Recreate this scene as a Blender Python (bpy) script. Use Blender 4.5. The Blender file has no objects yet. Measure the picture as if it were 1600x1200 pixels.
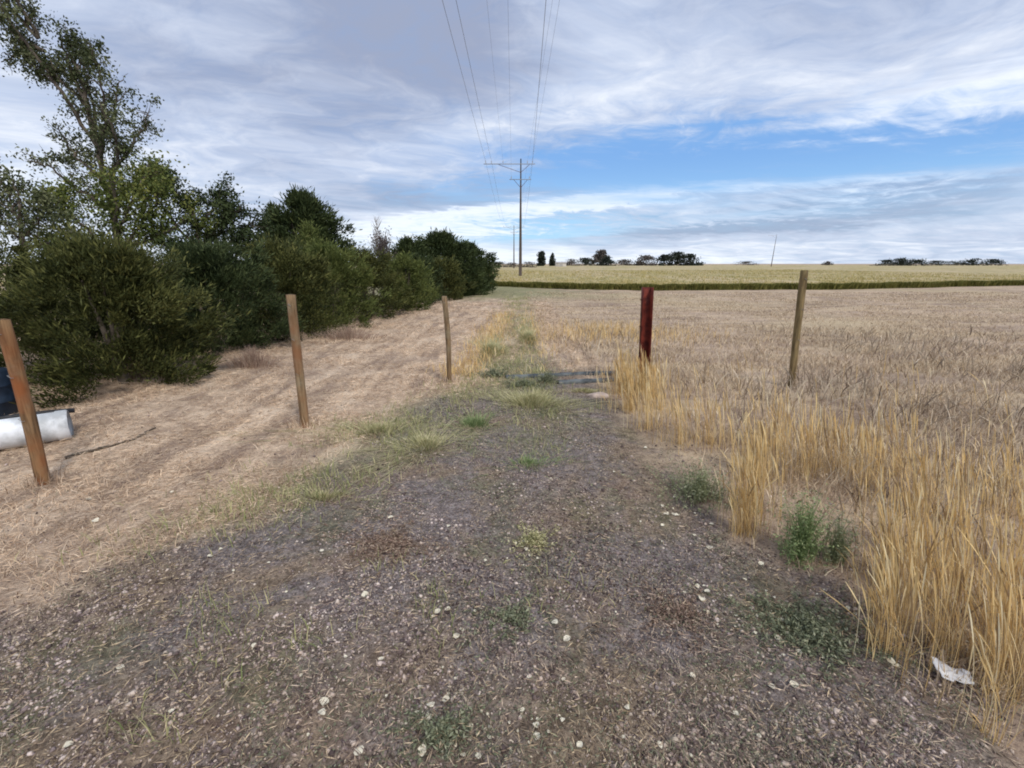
import bpy, math, random
import numpy as np
from mathutils import Vector, Matrix

R = math.radians
scene = bpy.context.scene
col = scene.collection

# ------------------------------------------------------------------ camera
F_PX, CW, CH = 720.0, 1600.0, 1200.0
CAM_H = 1.6
PITCH = math.atan(188.0 / F_PX)          # horizon 188 px above the middle
cam_data = bpy.data.cameras.new('camera')
cam_data.sensor_width = 36.0
cam_data.lens = F_PX / CW * 36.0
cam_data.clip_start = 0.05
cam_data.clip_end = 12000
cam = bpy.data.objects.new('camera', cam_data)
col.objects.link(cam)
cam.location = (0, 0, CAM_H)
cam.rotation_euler = (math.pi / 2 - PITCH, 0, 0)
scene.camera = cam
CP, SP = math.cos(PITCH), math.sin(PITCH)

# ------------------------------------------------------------------ exposure
scene.view_settings.view_transform = 'Standard'
scene.view_settings.look = 'None'
scene.view_settings.gamma = 1
scene.view_settings.use_curve_mapping = False
scene.view_settings.exposure = 0.66
scene.cycles.max_bounces = 6
scene.cycles.diffuse_bounces = 3
scene.cycles.transparent_max_bounces = 4
scene.cycles.filter_width = 1.9

# ------------------------------------------------------------------ node helper
class E:
    """a socket with arithmetic"""
    def __init__(s, nt, sock): s.nt, s.s = nt, sock
    def _m(s, op, *o, clamp=False):
        n = s.nt.nodes.new('ShaderNodeMath'); n.operation = op; n.use_clamp = clamp
        for i, v in enumerate((s,) + o):
            if isinstance(v, E): s.nt.links.new(v.s, n.inputs[i])
            else: n.inputs[i].default_value = v
        return E(s.nt, n.outputs[0])
    def __add__(s, o): return s._m('ADD', o)
    __radd__ = __add__
    def __sub__(s, o): return s._m('SUBTRACT', o)
    def __rsub__(s, o): return (s * -1.0) + o
    def __mul__(s, o): return s._m('MULTIPLY', o)
    __rmul__ = __mul__
    def __truediv__(s, o): return s._m('DIVIDE', o)
    def pw(s, o): return s._m('POWER', o)
    def clamp(s): return s._m('ADD', 0.0, clamp=True)
    def mx(s, o): return s._m('MAXIMUM', o)
    def mn(s, o): return s._m('MINIMUM', o)
    def smooth(s, a, b):
        n = s.nt.nodes.new('ShaderNodeMapRange'); n.interpolation_type = 'SMOOTHSTEP'
        s.nt.links.new(s.s, n.inputs[0]); n.inputs[1].default_value = a; n.inputs[2].default_value = b
        return E(s.nt, n.outputs[0])

def gauss(u, v, cu, cv, su, sv, rot=0.0):
    """soft elliptical bump"""
    c, si = math.cos(R(rot)), math.sin(R(rot))
    du, dv = u - cu, v - cv
    a = (du * c + dv * si) / su
    b = (dv * c - du * si) / sv
    return (a * a + b * b).__mul__(-1.0)._m('EXPONENT')

def noise(nt, vec, scale, detail=4, rough=0.55, dist=0.0, out=0):
    n = nt.nodes.new('ShaderNodeTexNoise')
    n.inputs['Scale'].default_value = scale; n.inputs['Detail'].default_value = detail
    n.inputs['Roughness'].default_value = rough; n.inputs['Distortion'].default_value = dist
    if vec is not None: nt.links.new(vec, n.inputs['Vector'])
    return E(nt, n.outputs[out])

def mixc(nt, f, a, b):
    n = nt.nodes.new('ShaderNodeMix'); n.data_type = 'RGBA'; n.clamp_factor = True
    if isinstance(f, E): nt.links.new(f.s, n.inputs[0])
    else: n.inputs[0].default_value = f
    for i, v in ((6, a), (7, b)):
        if isinstance(v, (tuple, list)): n.inputs[i].default_value = (*v[:3], 1)
        else: nt.links.new(v, n.inputs[i])
    return n.outputs[2]

def combine(nt, x, y, z):
    n = nt.nodes.new('ShaderNodeCombineXYZ')
    for i, v in enumerate((x, y, z)):
        if isinstance(v, E): nt.links.new(v.s, n.inputs[i])
        else: n.inputs[i].default_value = v
    return n.outputs[0]

def lin(r, g, b):
    f = lambda c: (c / 255 / 12.92) if c / 255 <= .04045 else ((c / 255 + .055) / 1.055) ** 2.4
    return (f(r), f(g), f(b))

# ------------------------------------------------------------------ sky
SUN_EL, SUN_AZ = 48.0, 150.0       # azimuth measured clockwise from the view direction (+Y)
world = bpy.data.worlds.new('World'); scene.world = world; world.use_nodes = True
nt = world.node_tree
for n in list(nt.nodes): nt.nodes.remove(n)
wo = nt.nodes.new('ShaderNodeOutputWorld'); bg = nt.nodes.new('ShaderNodeBackground')
nt.links.new(bg.outputs[0], wo.inputs[0])
SKY_S = 0.1
bg.inputs['Strength'].default_value = SKY_S
sky = nt.nodes.new('ShaderNodeTexSky'); sky.sky_type = 'NISHITA'; sky.sun_disc = False
sky.sun_elevation = R(SUN_EL); sky.sun_rotation = R(SUN_AZ)
tc = nt.nodes.new('ShaderNodeTexCoord'); sep = nt.nodes.new('ShaderNodeSeparateXYZ')
nt.links.new(tc.outputs['Generated'], sep.inputs[0])
dx, dy, dz = (E(nt, sep.outputs[i]) for i in range(3))
az = dx._m('ARCTAN2', dy) * 57.2958
el = dz._m('ARCSINE') * 57.2958
# cloud layer seen in perspective: direction projected onto a high plane
zz = dz.mx(0.0) + 0.10
cp = combine(nt, dx / zz, dy / zz, 0.0)
warp = noise(nt, cp, 0.9, 3, 0.5)
cpw = combine(nt, dx / zz * 0.85 + warp * 1.2, dy / zz * 0.95 + warp * 0.8, 0.0)
n_big = noise(nt, cpw, 0.9, 3, 0.5)
n_mid = noise(nt, cpw, 1.9, 5, 0.6, 0.5)
n_fin = noise(nt, cpw, 5.5, 6, 0.66, 0.4)
# streaks close to the horizon, long in azimuth and thin in elevation
az2 = combine(nt, az * 0.035, el * 0.42 + warp * 0.6 + az * 0.010, 3.0)
n_str = noise(nt, az2, 1.0, 6, 0.6, 0.35)
az3 = combine(nt, az * 0.09, el * 0.75 + az * 0.02, 9.0)
n_st2 = noise(nt, az3, 1.0, 6, 0.65, 0.5)
wob = (n_str - 0.5) * 7.0 + (n_fin - 0.5) * 3.5
elw = el + wob
azw = az + (n_big - 0.5) * 16.0
# opening in the cloud: the blue band rising to the right
blue = (gauss(azw, elw, 26.0, 10.2, 25.0, 3.5, -3.0) * 1.3
        + gauss(azw, elw, 13.0, 10.6, 12.0, 2.6, 4.0) * 0.55
        + gauss(azw, elw, 46.0, 8.6, 14.0, 2.2, -6.0) * 0.5 + gauss(azw, elw, 14.0, 7.6, 14.0, 1.6, -4.0) * 0.35
        + gauss(azw, elw, -3.0, 8.6, 11.0, 1.9, 6.0) * 0.75
        + gauss(azw, elw, 4.0, 3.7, 13.0, 1.3, 2.0) * 1.0
        + gauss(azw, elw, 29.0, 4.3, 15.0, 1.0, 4.0) * 0.15)
blue = (blue * ((n_st2 - 0.5) * 1.3 + 0.95) - (n_fin - 0.5) * 0.9 - (n_mid - 0.5) * 0.5).smooth(-0.30, 1.36)
# cloud brightness
dark = (gauss(azw, el, -11.0, 23.0, 13.0, 6.0, -15.0) * 0.55
        + gauss(azw, el, -30.0, 17.0, 22.0, 7.0, 10.0) * 0.28
        + gauss(azw, el, -8.0, 7.5, 14.0, 1.7, 4.0) * 0.45
        + gauss(az, elw, 36.0, 5.0, 22.0, 1.2, 7.0) * 0.42
        + gauss(az, elw, 20.0, 3.7, 12.0, 0.7, 4.0) * 0.4)
brite = (gauss(az, elw, 0.0, 5.6, 17.0, 1.0, 6.0) * 1.2
         + gauss(azw, elw, 6.0, 17.0, 9.0, 3.0, 0.0) * 0.3
         + gauss(azw, elw, 42.0, 13.3, 9.0, 2.0, 4.0) * 0.75
         + gauss(azw, elw, 30.0, 7.3, 16.0, 0.9, -3.0) * 0.5
         + gauss(az, el, 2.0, 0.6, 30.0, 1.9, 0.0) * 0.45
         + gauss(az, el, -60.0, 8.0, 30.0, 12.0, 0.0) * 0.35)
val = 0.50 + (n_mid - 0.5) * 0.95 + (n_fin - 0.5) * 0.45 + (n_big - 0.5) * 0.5 + (n_st2 - 0.5) * 0.2 - dark + brite
val = val.clamp()
K = 0.75 / SKY_S
c_dark = tuple(v * K for v in lin(150, 159, 183))
c_mid = tuple(v * K for v in lin(192, 202, 222))
c_lite = tuple(v * K for v in lin(236, 241, 249))
c1 = mixc(nt, val.smooth(0.0, 0.6), c_dark, c_mid)
c2 = mixc(nt, val.smooth(0.45, 1.0), c1, c_lite)
gain = nt.nodes.new('ShaderNodeMix'); gain.data_type = 'RGBA'; gain.blend_type = 'MULTIPLY'; gain.inputs[0].default_value = 1
nt.links.new(sky.outputs[0], gain.inputs[6]); gain.inputs[7].default_value = (1.15, 1.15, 1.15, 1)
deep = mixc(nt, el.smooth(2.0, 12.0), tuple(v * K for v in lin(160, 206, 240)), tuple(v * K for v in lin(116, 163, 220)))
hole = mixc(nt, 0.9, gain.outputs[2], deep)
fin = mixc(nt, blue, c2, hole)
nt.links.new(fin, bg.inputs['Color'])

# ------------------------------------------------------------------ sun, soft through cloud
sd = bpy.data.lights.new('sun', 'SUN'); sd.energy = 1.5; sd.angle = R(10); sd.color = (1.0, 0.95, 0.87)
sun = bpy.data.objects.new('sun', sd); col.objects.link(sun)
sdir = Vector((math.sin(R(SUN_AZ)) * math.cos(R(SUN_EL)), math.cos(R(SUN_AZ)) * math.cos(R(SUN_EL)), math.sin(R(SUN_EL))))
sun.rotation_euler = sdir.to_track_quat('Z', 'Y').to_euler()

# ------------------------------------------------------------------ picture point -> place
def ray(px, py):
    u, v = (px - CW / 2) / F_PX, (CH / 2 - py) / F_PX
    return np.array([u, CP + v * SP, -SP + v * CP])
def G(px, py):                      # the ground point seen there
    d = ray(px, py); t = CAM_H / -d[2]
    return d[0] * t, d[1] * t
def P(px, py, Y):                   # the point at depth Y seen there
    d = ray(px, py); t = Y / d[1]
    return Vector((d[0] * t, Y, CAM_H + d[2] * t))

# ------------------------------------------------------------------ numpy noise
def _hash(i, j, s):
    h = (i.astype(np.int64) * 374761393 + j.astype(np.int64) * 668265263 + s * 1442695041) & 0xffffffff
    h = ((h ^ (h >> 13)) * 1274126177) & 0xffffffff
    return ((h ^ (h >> 16)) & 0xffff) / 65535.0
def vnoise(x, y, s=0):
    i, j = np.floor(x), np.floor(y); fx, fy = x - i, y - j
    fx = fx * fx * (3 - 2 * fx); fy = fy * fy * (3 - 2 * fy)
    a, b = _hash(i, j, s), _hash(i + 1, j, s); c, d = _hash(i, j + 1, s), _hash(i + 1, j + 1, s)
    return (a * (1 - fx) + b * fx) * (1 - fy) + (c * (1 - fx) + d * fx) * fy
def fbm(x, y, s=0, o=4):
    t, a, n = 0, 0.5, 0
    for k in range(o):
        t = t + a * vnoise(x * 2 ** k, y * 2 ** k, s + k * 17); n += a; a *= .5
    return t / n
def sst(x, a, b):
    t = np.clip((x - a) / (b - a), 0, 1); return t * t * (3 - 2 * t)

# ------------------------------------------------------------------ ground zones, in metres on the ground
def curve(pts):
    g = sorted([G(*p)[::-1] for p in pts]); return np.array([p[0] for p in g]), np.array([p[1] for p in g])
LY, LX = curve([(0, 965), (200, 885), (350, 812), (480, 745), (590, 690), (650, 645), (740, 612), (790, 575), (800, 520), (806, 480)])
RY, RX = curve([(1430, 1200), (1375, 1000), (1290, 930), (1160, 850), (1100, 735), (1010, 665), (935, 612), (880, 570), (835, 520), (825, 480)])
def zones(x, y):
    w = (fbm(x * 1.1, y * 1.1, 5) - .5) * .9 + (fbm(x * 5, y * 5, 9) - .5) * .45
    xl = np.interp(y, LY, LX); xr = np.interp(y, RY, RX)
    sl = np.where(y < LY[0], (y - LY[0]) * -1.0, 0)
    xl = xl - sl
    e = .22 + y * .015
    grav = sst(x - xl + w, -e, e) * sst(xr - x + w, -e, e)
    grav = grav * (1 - sst(y, 6.5, 9))
    straw = sst(xl - x - w, -e, e)                       # left of the track: mown straw
    tcx = np.interp(y, [6, 13.6, 30, 40], [.35, .5, .45, .3])
    rut = np.exp(-((np.abs(x - tcx + w * .25) - .62) / .42) ** 2) * sst(y, 6.2, 7.8)
    straw = np.maximum(straw, np.clip(rut * 1.6, 0, 1)); straw = straw * (1 - sst(y, 26, 32))
    green = sst(y + w * 5, 20, 25) * (1 - sst(y, 36, 40)) * sst(x, -14, -6) * (1 - sst(x + w * 8, 0, 7))
    edge = np.exp(-((x - xl + w) / .34) ** 2) * sst(y, 2.2, 3.2) * (1 - sst(y, 18, 24)) + sst(y, 3.6, 4.8) * (1 - sst(y, 7, 9)) * np.exp(-((x - .2 + w) / .45) ** 2)
    green = np.clip(green * .75 + edge * .35, 0, 1)
    return grav, straw, green, xl, xr
def gz(x, y):
    x = np.asarray(x, float); y = np.asarray(y, float)
    near = 1 - sst(np.hypot(x, y), 25, 60)
    h = (fbm(x * .35, y * .35, 31) - .5) * .10 * near
    h = h + (fbm(x * 2.3, y * 2.3, 32) - .5) * .05 * near + (fbm(x * 11, y * 11, 33, 3) - .5) * .018 * near
    return h
def GZ(x, y): return float(gz(np.array([x]), np.array([y]))[0])

# ------------------------------------------------------------------ mesh helpers
def tag(o, label=None, cat=None, group=None, kind=None):
    if label: o['label'] = label
    if cat: o['category'] = cat
    if group: o['group'] = group
    if kind: o['kind'] = kind
    return o
def bigmesh(name, v, f, mat, attrs=None, smooth=False, parent=None, link=True):
    v = np.asarray(v, np.float32); f = np.asarray(f, np.int32)
    me = bpy.data.meshes.new(name)
    me.vertices.add(len(v)); me.vertices.foreach_set('co', v.ravel())
    k = f.shape[1]
    me.loops.add(f.size); me.loops.foreach_set('vertex_index', f.ravel())
    me.polygons.add(len(f)); me.polygons.foreach_set('loop_start', np.arange(0, f.size, k, dtype=np.int32))
    if smooth: me.polygons.foreach_set('use_smooth', np.ones(len(f), bool))
    for an, av in (attrs or {}).items():
        av = np.asarray(av, np.float32)
        if av.ndim == 1:
            a = me.attributes.new(an, 'FLOAT', 'POINT'); a.data.foreach_set('value', av)
        else:
            a = me.attributes.new(an, 'FLOAT_COLOR', 'POINT'); a.data.foreach_set('color', np.c_[av, np.ones(len(av))].astype(np.float32).ravel())
    me.update(calc_edges=True); me.validate()
    me.materials.append(mat)
    if not link: return me
    o = bpy.data.objects.new(name, me); col.objects.link(o)
    if parent is not None: o.parent = parent
    return o
def empty(name, loc, rz=0):
    o = bpy.data.objects.new(name, None); o.empty_display_size = .2; col.objects.link(o)
    o.location = loc; o.rotation_euler = (0, 0, rz); return o

class Acc:
    """collects quads"""
    def __init__(s): s.v, s.f, s.a, s.n = [], [], [], 0
    def add(s, v, f, a):
        s.v.append(v); s.f.append(f + s.n); s.a.append(a); s.n += len(v)
    def mesh(s, name, mat, parent=None, link=True, smooth=False):
        return bigmesh(name, np.concatenate(s.v), np.concatenate(s.f), mat, {'rnd': np.concatenate(s.a)}, smooth, parent, link)

def unit(a): return a / (np.linalg.norm(a, axis=-1, keepdims=True) + 1e-9)
def leaves(rg, c, axis, L, W, bend=.15):
    """one diamond leaf per centre"""
    n = len(c); ax = unit(axis); r = rg.normal(size=(n, 3)); side = unit(np.cross(ax, r)); nor = np.cross(ax, side)
    L = L[:, None]; W = W[:, None]
    v = np.stack([c - ax * L * .5, c + side * W * .5 + nor * W * bend, c + ax * L * .5, c - side * W * .5 + nor * W * bend], 1).reshape(-1, 3)
    f = np.arange(4 * n).reshape(n, 4)
    return v, f
def blades(rg, base, lean, h, w, seg=3, prof=None, face=None):
    """grass blades: ribbons rising from base, bending to lean"""
    n = len(base); ang = rg.uniform(0, np.pi, n) if face is None else face
    wd = np.c_[np.cos(ang), np.sin(ang), np.zeros(n)]
    t = np.linspace(0, 1, seg + 1)
    pr = (1 - t ** 1.6) * .95 + .05 if prof is None else np.array(prof)
    V = []
    for k in range(seg + 1):
        p = base + np.c_[lean * (t[k] ** 1.8)[..., None] if np.ndim(t[k]) else lean * t[k] ** 1.8, h * t[k] * (1 - .12 * t[k])]
        V += [p - wd * (w * pr[k])[:, None], p + wd * (w * pr[k])[:, None]]
    V = np.stack(V, 1).reshape(-1, 3); m = 2 * (seg + 1)
    b = (np.arange(n) * m)[:, None, None]
    q = np.array([[2 * k, 2 * k + 1, 2 * k + 3, 2 * k + 2] for k in range(seg)])[None]
    return V, (b + q).reshape(-1, 4), m
def addblades(acc, rg, base, lean, h, w, seg=3, prof=None, lo=0., hi=1.):
    V, Fq, m = blades(rg, base, lean, h, w, seg, prof)
    acc.add(V, Fq, np.repeat(rg.uniform(lo, hi, len(base)), m))
def tube(pts, rad, n=8, jit=0, rg=None, cap=True):
    """quads along a polyline"""
    pts = np.asarray(pts, float); rad = np.asarray(rad, float); m = len(pts)
    d = unit(np.gradient(pts, axis=0)); up = np.array([.13, .97, .2])
    V = []
    for i in range(m):
        a = unit(np.cross(d[i], up)); b = np.cross(d[i], a)
        for k in range(n):
            th = 2 * np.pi * k / n; r = rad[i] * (1 + (rg.normal() * jit if rg is not None else 0))
            V.append(pts[i] + (a * math.cos(th) + b * math.sin(th)) * r)
    Fq = [[i * n + k, i * n + (k + 1) % n, (i + 1) * n + (k + 1) % n, (i + 1) * n + k] for i in range(m - 1) for k in range(n)]
    if cap:
        for i, rev in ((0, True), (m - 1, False)):
            c = len(V); V.append(pts[i])
            for k in range(0, n, 2):
                q = [c, i * n + k, i * n + (k + 1) % n, i * n + (k + 2) % n]
                Fq.append(q[::-1] if not rev else q)
    return np.array(V), np.array(Fq, np.int32)

# ------------------------------------------------------------------ materials
def mat(name):
    m = bpy.data.materials.new(name); m.use_nodes = True; t = m.node_tree
    for n in list(t.nodes): t.nodes.remove(n)
    o = t.nodes.new('ShaderNodeOutputMaterial'); b = t.nodes.new('ShaderNodeBsdfPrincipled')
    t.links.new(b.outputs[0], o.inputs[0]); b.inputs['Roughness'].default_value = .85
    b.inputs['Specular IOR Level'].default_value = .25
    return m, t, b
def attr(t, name, out='Fac'):
    a = t.nodes.new('ShaderNodeAttribute'); a.attribute_name = name; return a.outputs[out]
def ramp(t, f, stops):
    r = t.nodes.new('ShaderNodeValToRGB'); t.links.new(f, r.inputs[0])
    el_ = r.color_ramp.elements
    while len(el_) > 1: el_.remove(el_[-1])
    el_[0].position = stops[0][0]; el_[0].color = (*stops[0][1], 1)
    for p, c in stops[1:]:
        e = el_.new(p); e.color = (*c, 1)
    return r.outputs[0]
def objco(t):
    return t.nodes.new('ShaderNodeTexCoord').outputs['Object']
def bump(t, b, h, strength=.4, dist=.01):
    n = t.nodes.new('ShaderNodeBump'); n.inputs['Strength'].default_value = strength; n.inputs['Distance'].default_value = dist
    t.links.new(h.s if isinstance(h, E) else h, n.inputs['Height']); t.links.new(n.outputs[0], b.inputs['Normal'])
def rndmat(name, stops, rough=.8, trans=0.0):
    """a leaf or blade material coloured by its own random number"""
    m, t, b = mat(name); c = ramp(t, attr(t, 'rnd'), stops); b.inputs['Specular IOR Level'].default_value = .08 if rough >= .85 else .25
    t.links.new(c, b.inputs['Base Color']); b.inputs['Roughness'].default_value = rough
    if trans:
        tr = t.nodes.new('ShaderNodeBsdfTranslucent'); t.links.new(c, tr.inputs[0])
        mx = t.nodes.new('ShaderNodeMixShader'); mx.inputs[0].default_value = trans
        o = [n for n in t.nodes if n.type == 'OUTPUT_MATERIAL'][0]
        t.links.new(b.outputs[0], mx.inputs[1]); t.links.new(tr.outputs[0], mx.inputs[2]); t.links.new(mx.outputs[0], o.inputs[0])
    return m

# ground
def ground_material():
    m, t, b = mat('earth')
    pos = t.nodes.new('ShaderNodeNewGeometry').outputs['Position']
    z = t.nodes.new('ShaderNodeSeparateColor'); t.links.new(attr(t, 'zones', 'Color'), z.inputs[0])
    grav, straw, green = (E(t, z.outputs[i]) for i in range(3))
    def N(s, d=5, r=.6, dist=0., off=0.):
        mp = t.nodes.new('ShaderNodeMapping'); mp.inputs['Location'].default_value = (off, off * .7, 0); t.links.new(pos, mp.inputs[0])
        return noise(t, mp.outputs[0], s, d, r, dist)
    a, c, d = N(.35, 4), N(2.2, 5, .6, .3, 3), N(14, 5, .7, 0, 7)
    mp = t.nodes.new('ShaderNodeMapping'); mp.inputs['Scale'].default_value = (3.4, .55, 1); mp.inputs['Rotation'].default_value = (0, 0, R(-12)); t.links.new(pos, mp.inputs[0])
    sk = noise(t, mp.outputs[0], 1.0, 6, .65, .3)
    mp2 = t.nodes.new('ShaderNodeMapping'); mp2.inputs['Scale'].default_value = (.35, 1.6, 1); t.links.new(pos, mp2.inputs[0])
    sk2 = noise(t, mp2.outputs[0], 1.0, 6, .65, .3)
    e = N(70, 4, .75, 0, 1)
    # right-hand stubble field, brown-pink
    field = mixc(t, (a * .6 + c * .4 + (d - .5) * .5).smooth(.34, .64), (.27, .19, .135), (.56, .42, .30))
    field = mixc(t, sk2.smooth(.45, .62) * .6, field, (.64, .50, .32)); field = mixc(t, sk2.smooth(.48, .36) * .4, field, (.27, .20, .16))
    field = mixc(t, N(.12, 3, .5, 0, 21).smooth(.5, .7) * .5, field, (.50, .40, .23))
    # mown straw on the left
    st = mixc(t, (c * .5 + d * .5).smooth(.36, .62), (.34, .235, .16), (.72, .545, .385))
    st = mixc(t, sk.smooth(.50, .36) * .65, st, (.27, .19, .145)); st = mixc(t, sk.smooth(.52, .66) * .6, st, (.78, .62, .46))
    st = mixc(t, a.smooth(.45, .68) * .35, st, (.32, .24, .19))
    # gravel
    gr = mixc(t, (d * .5 + e * .5).smooth(.36, .64), (.085, .068, .064), (.32, .27, .255))
    gr = mixc(t, N(1.1, 5, .65, .4, 12).smooth(.44, .62) * .75, gr, mixc(t, d.smooth(.35, .65), (.17, .12, .075), (.38, .28, .18)))
    gr = mixc(t, N(1.7, 5, .65, .4, 41).smooth(.50, .66) * .6, gr, mixc(t, d.smooth(.35, .65), (.085, .09, .045), (.22, .21, .11)))
    gr = mixc(t, N(1.3, 5, .65, .4, 61).smooth(.54, .68) * .55, gr, (.25, .15, .11))
    gn = mixc(t, (c * .5 + d * .5).smooth(.35, .65), (.13, .16, .06), (.26, .27, .12))
    o = mixc(t, straw, field, st); o = mixc(t, grav, o, gr); o = mixc(t, green, o, gn)
    o = mixc(t, e.smooth(.56, .34) * .55, o, (.055, .042, .036))
    t.links.new(o, b.inputs['Base Color']); b.inputs['Roughness'].default_value = .95
    bump(t, b, e * .6 + d, .8, .02)
    return m
M_ground = ground_material()

# ------------------------------------------------------------------ ground: one sheet to the horizon
def build_ground():
    n = 560
    s = np.linspace(-1, 1, n); X = np.sign(s) * (np.abs(s) * 3.2 + 9 * np.abs(s) ** 3 + 4200 * np.abs(s) ** 14)
    s2 = np.linspace(0, 1, 760); Y = -6 + s2 * 9.5 + 30 * s2 ** 2.2 + 80 * s2 ** 5 + 5200 * s2 ** 16
    xx, yy = np.meshgrid(X, Y); x, y = xx.ravel(), yy.ravel()
    v = np.c_[x, y, gz(x, y)]
    i = np.arange(len(Y) - 1)[:, None] * n + np.arange(n - 1)[None]
    f = np.stack([i, i + 1, i + n + 1, i + n], -1).reshape(-1, 4)
    g, st, gn, _, _ = zones(x, y)
    o = bigmesh('ground', v, f, M_ground, {'zones': np.c_[g, st, gn]}, True)
    tag(o, 'dry ground with gravel track, straw verge and bare stubble field', kind='structure')
build_ground()

# ------------------------------------------------------------------ crop
M_crop = rndmat('dry_crop_leaf', [(0, (.075, .085, .018)), (.25, (.20, .19, .05)), (.5, (.42, .35, .13)), (1, (.62, .50, .26))], .8, .2)
M_cropbase = mat('crop_mass')[0]
def crop():
    rg = np.random.default_rng(11)
    fy, fx = zip(*sorted([(G(p, q)[0], G(p, q)[1]) for p, q in [(560, 447), (770, 447), (900, 452), (1100, 454), (1300, 452), (1450, 449), (1600, 446), (1900, 440)]]))
    fx, fy = np.array(fx), np.array(fy)
    front = lambda x: np.interp(x, fy, fx) + (fbm(np.asarray(x) * .35, np.asarray(x) * 0 + 2.5, 6) - .5) * 1.4
    # raised mass the leaves grow out of, its top pitted by noise
    X = np.linspace(-60, 420, 420); R_ = np.r_[0, .02, .25, .6, 1.2, 2.2, 4, 7, 11, 17, 25, 36, 50, 70, 100, 140, 200, 290, 420]
    xx, rr = np.meshgrid(X, R_); y = front(xx) + rr + .12
    h = np.where(rr < .01, .0, .33 + (fbm(xx * 2.1, y * .9, 3) - .5) * .2)
    v = np.c_[xx.ravel(), y.ravel(), h.ravel()]
    n = len(X); i = np.arange(len(R_) - 1)[:, None] * n + np.arange(n - 1)[None]
    f = np.stack([i, i + 1, i + n + 1, i + n], -1).reshape(-1, 4)
    t = M_cropbase.node_tree; b = [q for q in t.nodes if q.type == 'BSDF_PRINCIPLED'][0]
    pos = t.nodes.new('ShaderNodeNewGeometry').outputs['Position']
    mp = t.nodes.new('ShaderNodeMapping'); mp.inputs['Scale'].default_value = (1, .35, 1); t.links.new(pos, mp.inputs[0])
    k1 = noise(t, mp.outputs[0], 1.6, 5, .7); k2 = noise(t, mp.outputs[0], .12, 3, .5)
    c = mixc(t, k1.smooth(.35, .62), (.24, .215, .085), (.50, .40, .20))
    c = mixc(t, k2.smooth(.42, .62) * .6, c, (.52, .41, .27))
    t.links.new(c, b.inputs['Base Color']); bump(t, b, k1, 1.0, .3)
    o = bigmesh('crop_field', v, f, M_cropbase)
    tag(o, 'low yellowing crop filling the far field as far as the horizon', 'crop', kind='stuff')
    acc = Acc()
    n = 70000
    x = rg.uniform(-12, 60, n); d = rg.uniform(0, 1, n) ** 2.4 * 60
    y = front(x) + d + .3
    base = np.c_[x, y, np.where(d < .5, .0, .15)]
    hh = rg.uniform(.32, .50, n) * (.8 + .4 * fbm(x * .8, y * .3, 5)) - base[:, 2]
    addblades(acc, rg, base, rg.normal(0, .10, (n, 2)), hh, rg.uniform(.012, .03, n) * (1 + d / 30), 2, [.7, 1, .3], .25, 1)
    n = 60000                                              # front-row leaves in dark tones, painting in the crop's shaded front side
    x = rg.uniform(-12, 60, n); y = front(x) + rg.uniform(-.25, .2, n)
    addblades(acc, rg, np.c_[x, y, np.zeros(n)], rg.normal(0, .08, (n, 2)), rg.uniform(.30, .46, n) * (.85 + .3 * fbm(x * 1.2, x * 0, 4)), rg.uniform(.018, .034, n), 2, [.9, 1, .5], 0, .36)
    q = acc.mesh('crop_leaves', M_crop, o)
    tag(q, kind='stuff')
crop()

# ------------------------------------------------------------------ loose ground cover near the camera
M_stone = rndmat('gravel_stone', [(0, (.035, .028, .030)), (.35, (.13, .105, .105)), (.62, (.32, .27, .26)), (.85, (.66, .58, .52)), (1, (.60, .55, .47))], .9)
def tint(m, sc, a, b_, lo=.42, hi=.62, amt=.8):
    t = m.node_tree; b = [q for q in t.nodes if q.type == 'BSDF_PRINCIPLED'][0]; src = b.inputs['Base Color'].links[0].from_socket
    pos = t.nodes.new('ShaderNodeNewGeometry').outputs['Position']
    k = noise(t, pos, sc, 5, .65, .4); tn = mixc(t, k.smooth(lo, hi), a, b_)
    mx = t.nodes.new('ShaderNodeMix'); mx.data_type = 'RGBA'; mx.blend_type = 'MULTIPLY'; mx.inputs[0].default_value = amt
    t.links.new(src, mx.inputs[6]); t.links.new(tn, mx.inputs[7]); t.links.new(mx.outputs[2], b.inputs['Base Color'])
tint(M_stone, 1.5, (.84, .73, .65), (1.22, 1.14, 1.15))
M_straw = rndmat('loose_straw', [(0, (.15, .105, .075)), (.2, (.38, .275, .20)), (.55, (.68, .53, .385)), (1, (.88, .75, .58))], .85, .1)
M_litter = rndmat('grey_litter', [(0, (.06, .045, .038)), (.4, (.19, .15, .13)), (.75, (.42, .34, .27)), (1, (.72, .61, .47))], .9)
def tint_streak(m, a, b_):
    t = m.node_tree; b = [q for q in t.nodes if q.type == 'BSDF_PRINCIPLED'][0]; src = b.inputs['Base Color'].links[0].from_socket
    mp = t.nodes.new('ShaderNodeMapping'); mp.inputs['Scale'].default_value = (3.4, .55, 1); mp.inputs['Rotation'].default_value = (0, 0, R(-12))
    t.links.new(t.nodes.new('ShaderNodeNewGeometry').outputs['Position'], mp.inputs[0]); k = noise(t, mp.outputs[0], 1.0, 6, .65, .3)
    mx = t.nodes.new('ShaderNodeMix'); mx.data_type = 'RGBA'; mx.blend_type = 'MULTIPLY'; mx.inputs[0].default_value = 1
    t.links.new(src, mx.inputs[6]); t.links.new(mixc(t, k.smooth(.34, .60), a, b_), mx.inputs[7]); t.links.new(mx.outputs[2], b.inputs['Base Color'])
tint_streak(M_straw, (.70, .65, .62), (1.15, 1.09, 1.03))
tint(M_litter, 1.9, (.9, .8, .6), (1.2, 1.08, 1.03))
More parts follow.
